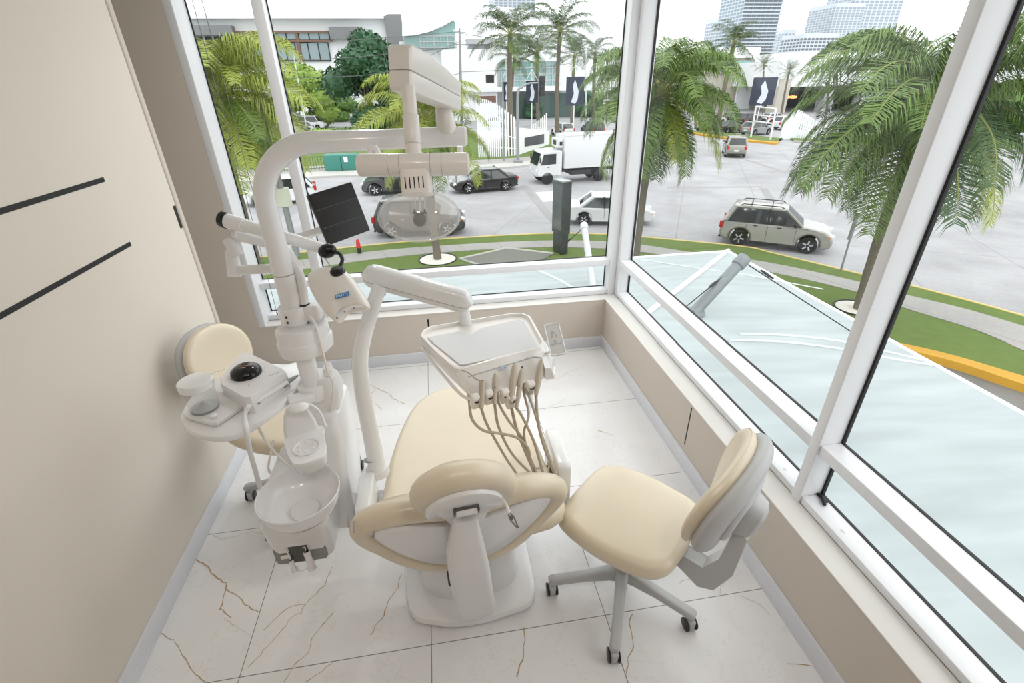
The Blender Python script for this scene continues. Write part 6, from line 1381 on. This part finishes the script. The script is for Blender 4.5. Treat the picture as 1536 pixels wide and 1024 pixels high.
# --------------------------------------------------------- street furniture
M_pole = mat('galvanised', rgb(150, 152, 154), 0.5, 0.4, var=0.06); M_polew = mat('pole_white', rgb(226, 226, 226), 0.5); M_navy = mat('banner_navy', rgb(36, 44, 66), 0.6, var=0.1)
M_art = mat('banner_print', rgb(206, 212, 220), 0.6, var=0.1)
def fence(label, px_list, npk):
    """row of white slats of changing height: (px, base row, top row)"""
    P = [gp(x, y) for x, y, _ in px_list]; t = thing('slat_fence', label, 'fence', P[0])
    for i in range(npk):
        f = i/(npk-1)*(len(P)-1); j = min(len(P)-2, int(f)); k = f-j; p = P[j].lerp(P[j+1], k); zt = ztop(p, px_list[j][2]*(1-k)+px_list[j+1][2]*k)
        b = MB(); b.boxp((p.x-0.06, p.y-0.06, GZ), (p.x+0.06, p.y+0.06, zt)); b.build('slat', M_white, t, smooth=False)
    for h_ in (0.35, 0.8):
        b = MB(); b.tube([V((p.x, p.y+0.05, GZ+(ztop(p, q[2])-GZ)*h_*0.6)) for p, q in zip(P, px_list)], 0.05, 4); b.build('rail', M_white, t, smooth=False)
fence('white slat fence stepping down to the right, behind the middle palm', [(719, 238, 146), (735, 238, 150), (752, 237, 160), (776, 235, 178)], 18)
fence('short white slat fence rising to the right, beyond the street lamp', [(797, 218, 188), (808, 214, 180), (819, 210, 170)], 9)
fence('white wavy slat fence at the right of the far car park', [(1170, 209, 178), (1180, 209, 163), (1192, 209, 166), (1212, 210, 179), (1242, 212, 192)], 26)
t = thing('entrance_sign', 'low white wall with a dark printed panel between the two slat fences', 'sign wall', gp(788, 232))
a_, c_ = gp(776, 235), gp(824, 218)
b = MB(); d = (c_-a_).normalized(); n_ = V((-d.y, d.x, 0)); b.loft([[p+n_*s for p, s in ((a_, 0), (c_, 0), (c_, 0.3), (a_, 0.3))], [V((p.x, p.y, zz))+n_*s for p, s, zz in ((a_, 0, GZ+2.6), (c_, 0, GZ+1.5), (c_, 0.3, GZ+1.5), (a_, 0.3, GZ+2.6))]]); b.build('wall_panel', M_bw, t, smooth=False)
b = MB(); q0, q1 = a_.lerp(c_, 0.2), a_.lerp(c_, 0.8); b.loft([[p-n_*0.02 for p in (V((q0.x, q0.y, GZ+0.7)), V((q1.x, q1.y, GZ+0.4)), V((q1.x, q1.y, GZ+1.35)), V((q0.x, q0.y, GZ+1.5)))], [p-n_*0.04 for p in (V((q0.x, q0.y, GZ+0.7)), V((q1.x, q1.y, GZ+0.4)), V((q1.x, q1.y, GZ+1.35)), V((q0.x, q0.y, GZ+1.5)))]]); b.build('printed_panel', mat('panel_print', rgb(70, 72, 80), 0.6, var=0.5, scale=2), t, smooth=False)
def banner(label, base, x0, x1, y0, y1, rig=True):
    p = gp(*base); t = thing('street_banner', label, 'banner', p); Y = p.y
    cx = (x0+x1)/2; a = aty(x0, (y0+y1)/2, Y); c = aty(x1, (y0+y1)/2, Y); zt = aty(cx, y0, Y).z; zb = aty(cx, y1, Y).z; mx_ = (a.x+c.x)/2; w_ = c.x-a.x; h_ = zt-zb
    b = MB(); b.tube([V((mx_, Y+0.12, GZ)), V((mx_, Y+0.12, zt+0.3))], 0.07, 8); b.build('pole', M_polew, t)
    b = MB(); b.boxp((a.x, Y-0.02, zb), (c.x, Y+0.02, zt)); pn = b.build('panel', M_navy, t, smooth=False)
    b = MB(); b.poly([V((mx_+w_*x, Y-0.03, zb+h_*z)) for x, z in ((-0.2, 0.12), (0.02, 0.05), (0.16, 0.2), (0.2, 0.5), (0.08, 0.72), (-0.02, 0.9), (-0.14, 0.7), (-0.06, 0.42))]); b.build('print', M_art, pn, smooth=False)
    b = MB(); 
    for s in (1, -1): b.tube([V((mx_, Y+0.1, zt+1.2)), V((mx_+s*w_*0.5, Y, zt))], 0.035, 5)
    b.tube([V((mx_, Y+0.12, zt)), V((mx_, Y+0.1, zt+1.9))], 0.04, 5); b.build('top_stay', M_polew, t)
banner('navy banner with a pale print, leftmost of the three above the slat fence', (760, 228), 753, 767, 123, 152)
banner('blue-grey banner beside the traffic light', (798, 205), 789, 807, 121, 154)
banner('large navy banner with a pale print above the box truck', (860, 206), 849, 876, 115, 158)
banner('large dark banner with pale blocks in front of the long pale building', (1146, 190), 1127, 1163, 116, 158)
# street lamp carrying a traffic light
p = gp(777, 246); Yp = p.y
t = thing('street_lamp', 'curved grey steel lamp pole rising from the far kerb', 'street lamp', p)
zt = ztop(p, 140); pts = [p, V((p.x, Yp, GZ+(zt-GZ)*0.5)), V((p.x+0.05, Yp, zt)), aty(783, 131, Yp), aty(792, 125.5, Yp), aty(808, 124, Yp)]
b = MB(); b.tube(pts, [0.14, 0.06], 10, smooth=5); b.build('pole', M_pole, t); b = MB(); b.boxp((p.x-0.35, Yp-0.35, GZ), (p.x+0.35, Yp+0.35, GZ+0.35), 0.03); b.build('base', M_pole, t)
t2 = thing('traffic_light', 'black traffic light hanging at the end of the curved pole', 'traffic light', aty(813, 143, Yp))
q = aty(813, 129, Yp); hq = (aty(813, 114, Yp)-aty(813, 144, Yp)).z; b = MB(); b.box(q, (0.42, 0.3, hq), None, 0.03); b.build('housing', M_trim, t2)
for k in (-1, 0, 1):
    b = MB(); b.cyl(q+V((0, -0.15, k*hq*0.3)), q+V((0, -0.30, k*hq*0.3)), 0.15, 0.16, 14); b.build('signal_hood', M_trim, t2)
def simple_pole(label, base, toppy, r_, mm, name='utility_pole', cat='pole', lean_px=None, cross=0, cap=None):
    p = gp(*base); q = V((p.x, p.y, 0)); q.z = ztop(q, toppy)
    if lean_px is not None:
        for _ in range(4):
            d = q-CAM; col = 768+FPX*d.dot(_r)/d.dot(_f); q = q+_r*((lean_px-col)*d.dot(_f)/FPX); q.z = ztop(q, toppy)
    t = thing(name, label, cat, p); b = MB(); b.cyl(p, q, r_, r_*0.75, 10); b.build('shaft', mm, t)
    for k in range(cross):
        b = MB(); z = q.z-0.5-1.3*k; b.box((q.x, q.y, z), (1.6, 0.12, 0.12)); ca = b.build('crossarm', M_pole, t, smooth=False)
        b = MB()
        for s in (-0.7, 0.7): b.cyl((q.x+s, q.y, z+0.06), (q.x+s, q.y, z+0.36), 0.06, 0.04, 8)
        b.build('insulators', M_bw, ca)
    if cap: cap(t, q)
    return t, q
simple_pole('grey utility pole with insulators in front of the white mall wing', (693, 200), 42, 0.2, M_pole, cross=2, lean_px=689)
simple_pole('thin white flagpole leaning in front of the yellow-green tree', (462, 203), 80, 0.09, M_polew, name='flagpole', lean_px=440)
simple_pole('thin grey pole beside the dark tree', (554, 200), 126, 0.07, M_pole, lean_px=545)
def lampcap(t, q):
    b = MB(); b.tube([q-Z_*0.3, q+V((0.6, 0, 0.05))], 0.09, 8); b.box(q+V((1.0, 0, 0.08)), (0.9, 0.36, 0.16), None, 0.05); b.build('lamp_head', M_polew, t)
def boxcap(t, q):
    lampcap(t, q); p0 = V(t.location); f_ = 0.41; c_ = p0.lerp(q, f_)
    b = MB(); b.box(c_, (0.52, 0.40, 0.72), None, 0.03); b.build('service_box', mat('service_box', rgb(214, 216, 200), 0.5), t)
simple_pole('grey street lamp post with a pale box halfway up, behind the curved white pole', (447, 388), 140, 0.13, M_pole, name='street_lamp', cat='street lamp', lean_px=386, cap=boxcap)
simple_pole('slim grey pole by the near verge, left of the right-hand palm', (1260, 410), 322, 0.04, M_pole, name='sign_post', lean_px=1286, cap=lambda t, q: (lambda b: (b.cyl(q-Z_*0.9, q+Z_*0.05, 0.07, seg=10), b.build('sign_edge', M_pole, t)))(MB()))
simple_pole('thin white pole among the far palms, right of the large banner', (879, 200), 72, 0.08, M_polew, name='flagpole', lean_px=879)
simple_pole('slim grey pole in front of the leftmost banner', (756, 243), 118, 0.08, M_pole, lean_px=754)
# white goalpost sign frame in front of the far car park
t = thing('signpost_gantry', 'white leaning sign frame in front of the far parked cars', 'sign frame', gp(1127, 207))
P = [gp(1126, 207), gp(1155, 212)]; b = MB(); tops = [aty(1134, 160, P[0].y), aty(1164, 163, P[1].y)]
b.tube([P[0], tops[0], tops[1], P[1]], 0.10, 6); b.tube([P[0].lerp(tops[0], 0.55), P[1].lerp(tops[1], 0.55)], 0.08, 6); b.tube([P[0].lerp(tops[0], 0.75), P[1].lerp(tops[1], 0.75)], 0.06, 6); b.build('frame', M_polew, t)
# totem sign on the near sidewalk
p = gp(840, 381); t = thing('totem_sign', 'tall dark grey advertising totem on the near sidewalk, behind the back window', 'totem', p)
zt = ztop(p, 271); wq = 0.66; rot = Matrix.Rotation(R(-62), 3, 'Z'); hh = zt-GZ-0.1
b = MB(); b.box((p.x, p.y, GZ+0.1+0.42), (0.34, wq*1.0, 0.84), R(18), 0.02); b.build('plinth', mat('totem_dark', rgb(58, 62, 62), 0.4), t)
b = MB(); b.box((p.x, p.y, GZ+0.1+0.84+(hh-0.84)/2), (0.42, wq*1.15, hh-0.84), R(18), 0.02); b.build('cabinet', mat('totem_body', rgb(70, 74, 75), 0.35), t)
rot = Matrix.Rotation(R(18), 3, 'Z')
for s in (-1, 1):
    b = MB(); b.box(V((p.x, p.y, GZ+0.1+0.84+(hh-0.84)/2))+rot@V((0.212*s, 0, 0.02)), (0.006, wq*0.98, (hh-0.84)*0.86), R(18)); b.build('screen', mat('totem_screen', rgb(108, 112, 114), 0.1, spec=0.8), t, smooth=False)
b = MB(); b.box(V((p.x, p.y, GZ+0.1+hh+0.02)), (0.40, wq*1.1, 0.06), R(18), 0.01); b.build('top_cap', mat('totem_cap', rgb(190, 194, 194), 0.3, 0.5), t)
# bollard
p = gp(540, 383); t = thing('bollard', 'short black bollard with a red reflective top by the near kerb', 'bollard', p)
b = MB(); b.cyl(p, p+Z_*0.38, 0.085, 0.08, 14); b.build('post', M_trim, t)
b = MB(); b.lathe([(0.13, 0.36), (0.13, 0.40), (0.09, 0.42), (0.075, 0.62), (0.05, 0.70), (0.001, 0.72)], p, seg=16); b.build('red_top', mat('bollard_red', rgb(196, 40, 38), 0.4), t)
# green electrical cabinet with low fence
p = gp(516, 258); t = thing('electrical_cabinet', 'teal green electrical cabinet on the far lawn under the curved pole', 'electrical cabinet', p)
a_, c_ = gp(492, 257), gp(541, 255); zt = ztop(p, 232)
b = MB(); b.boxp((a_.x, p.y-0.2, GZ+0.15), (c_.x, p.y+1.0, zt), 0.03); cb = b.build('body', mat('teal_paint', rgb(58, 128, 116), 0.5, var=0.1), t)
b = MB(); b.box(((a_.x+c_.x)/2, p.y-0.22, (GZ+zt)/2), (0.03, 0.04, zt-GZ-0.3)); b.build('door_seam', M_trim, cb, smooth=False)
b = MB(); b.box((a_.x*0.35+c_.x*0.65, p.y-0.215, zt-0.35), (0.3, 0.03, 0.4)); b.build('notice_label', M_white, cb, smooth=False)
t = thing('railing', 'low green railing on the far lawn left of the teal cabinet', 'railing', gp(440, 258))
a_, c_ = gp(395, 262), gp(488, 256); b = MB()
for h_ in (0.25, 1.15): b.tube([a_+Z_*h_, c_+Z_*h_], 0.03, 5)
b.build('rail', mat('rail_green', rgb(88, 120, 70), 0.6), t)
for i in range(24):
    q = a_.lerp(c_, i/23); b = MB(); b.cyl(q, q+Z_*1.2, 0.025, seg=5); b.build('bar', MATS['rail_green'], t)
# overhead lines
def wire(label, pts, Y, r_=0.02):
    b = MB(); b.tube([aty(x, y, Y) for x, y in pts], r_, 5, smooth=6); tag(b.build('power_line', mat('power_line', rgb(96, 98, 98), 0.6)), label, 'cable')
wire('uppermost thin power line, crossing the dark green tree towards the utility pole', [(180, 72), (400, 68), (600, 55), (690, 47)], 46)
wire('second power line crossing the dark green tree, just below the uppermost one', [(180, 128), (420, 118), (580, 108), (690, 62)], 46)
wire('lower power line crossing behind the white flagpole', [(180, 178), (420, 162), (545, 145), (690, 110)], 46)
wire('lowest power line in front of the modern building windows', [(180, 92), (350, 90), (500, 88), (692, 70)], 47)
wire('power line running right from the utility pole past the royal palms', [(690, 50), (780, 64), (880, 82), (945, 84)], 46)
wire('lower power line running right past the royal palms to the white pole', [(690, 108), (780, 104), (850, 96), (879, 88)], 46)
# ------------------------------------------------------- sky and exposure
w = bpy.data.worlds.new('overcast_sky'); SC.world = w; w.use_nodes = True
n = w.node_tree.nodes; l = w.node_tree.links; bg = n['Background']
tc = n.new('ShaderNodeTexCoord'); sp = n.new('ShaderNodeSeparateXYZ'); l.new(tc.outputs['Generated'], sp.inputs[0])
nz = n.new('ShaderNodeTexNoise'); nz.inputs['Scale'].default_value = 2.0; nz.inputs['Detail'].default_value = 5; l.new(tc.outputs['Generated'], nz.inputs['Vector'])
cr = n.new('ShaderNodeValToRGB'); cr.color_ramp.elements[0].position = 0.0; cr.color_ramp.elements[1].position = 0.6
cr.color_ramp.elements[0].color = (0.93, 0.945, 0.96, 1); cr.color_ramp.elements[1].color = (0.98, 0.99, 1, 1)
l.new(sp.outputs['Z'], cr.inputs[0])
mx = n.new('ShaderNodeMix'); mx.data_type = 'RGBA'; mx.blend_type = 'MULTIPLY'; mx.inputs[0].default_value = 0.08
l.new(cr.outputs[0], mx.inputs[6]); l.new(nz.outputs['Color'], mx.inputs[7]); l.new(mx.outputs[2], bg.inputs[0])
bg.inputs[1].default_value = 2.0
sd = bpy.data.lights.new('veiled_sun', 'SUN'); sd.energy = 0.6; sd.angle = R(60); sd.color = (1, 0.98, 0.94)
so = bpy.data.objects.new('veiled_sun', sd); COL.objects.link(so); so.rotation_euler = (R(35), R(25), 0); so.location = (0, 10, 40)
vs = SC.view_settings; vs.view_transform = 'Standard'; vs.look = 'None'; vs.gamma = 1.0; vs.use_curve_mapping = False
vs.exposure = 0.12
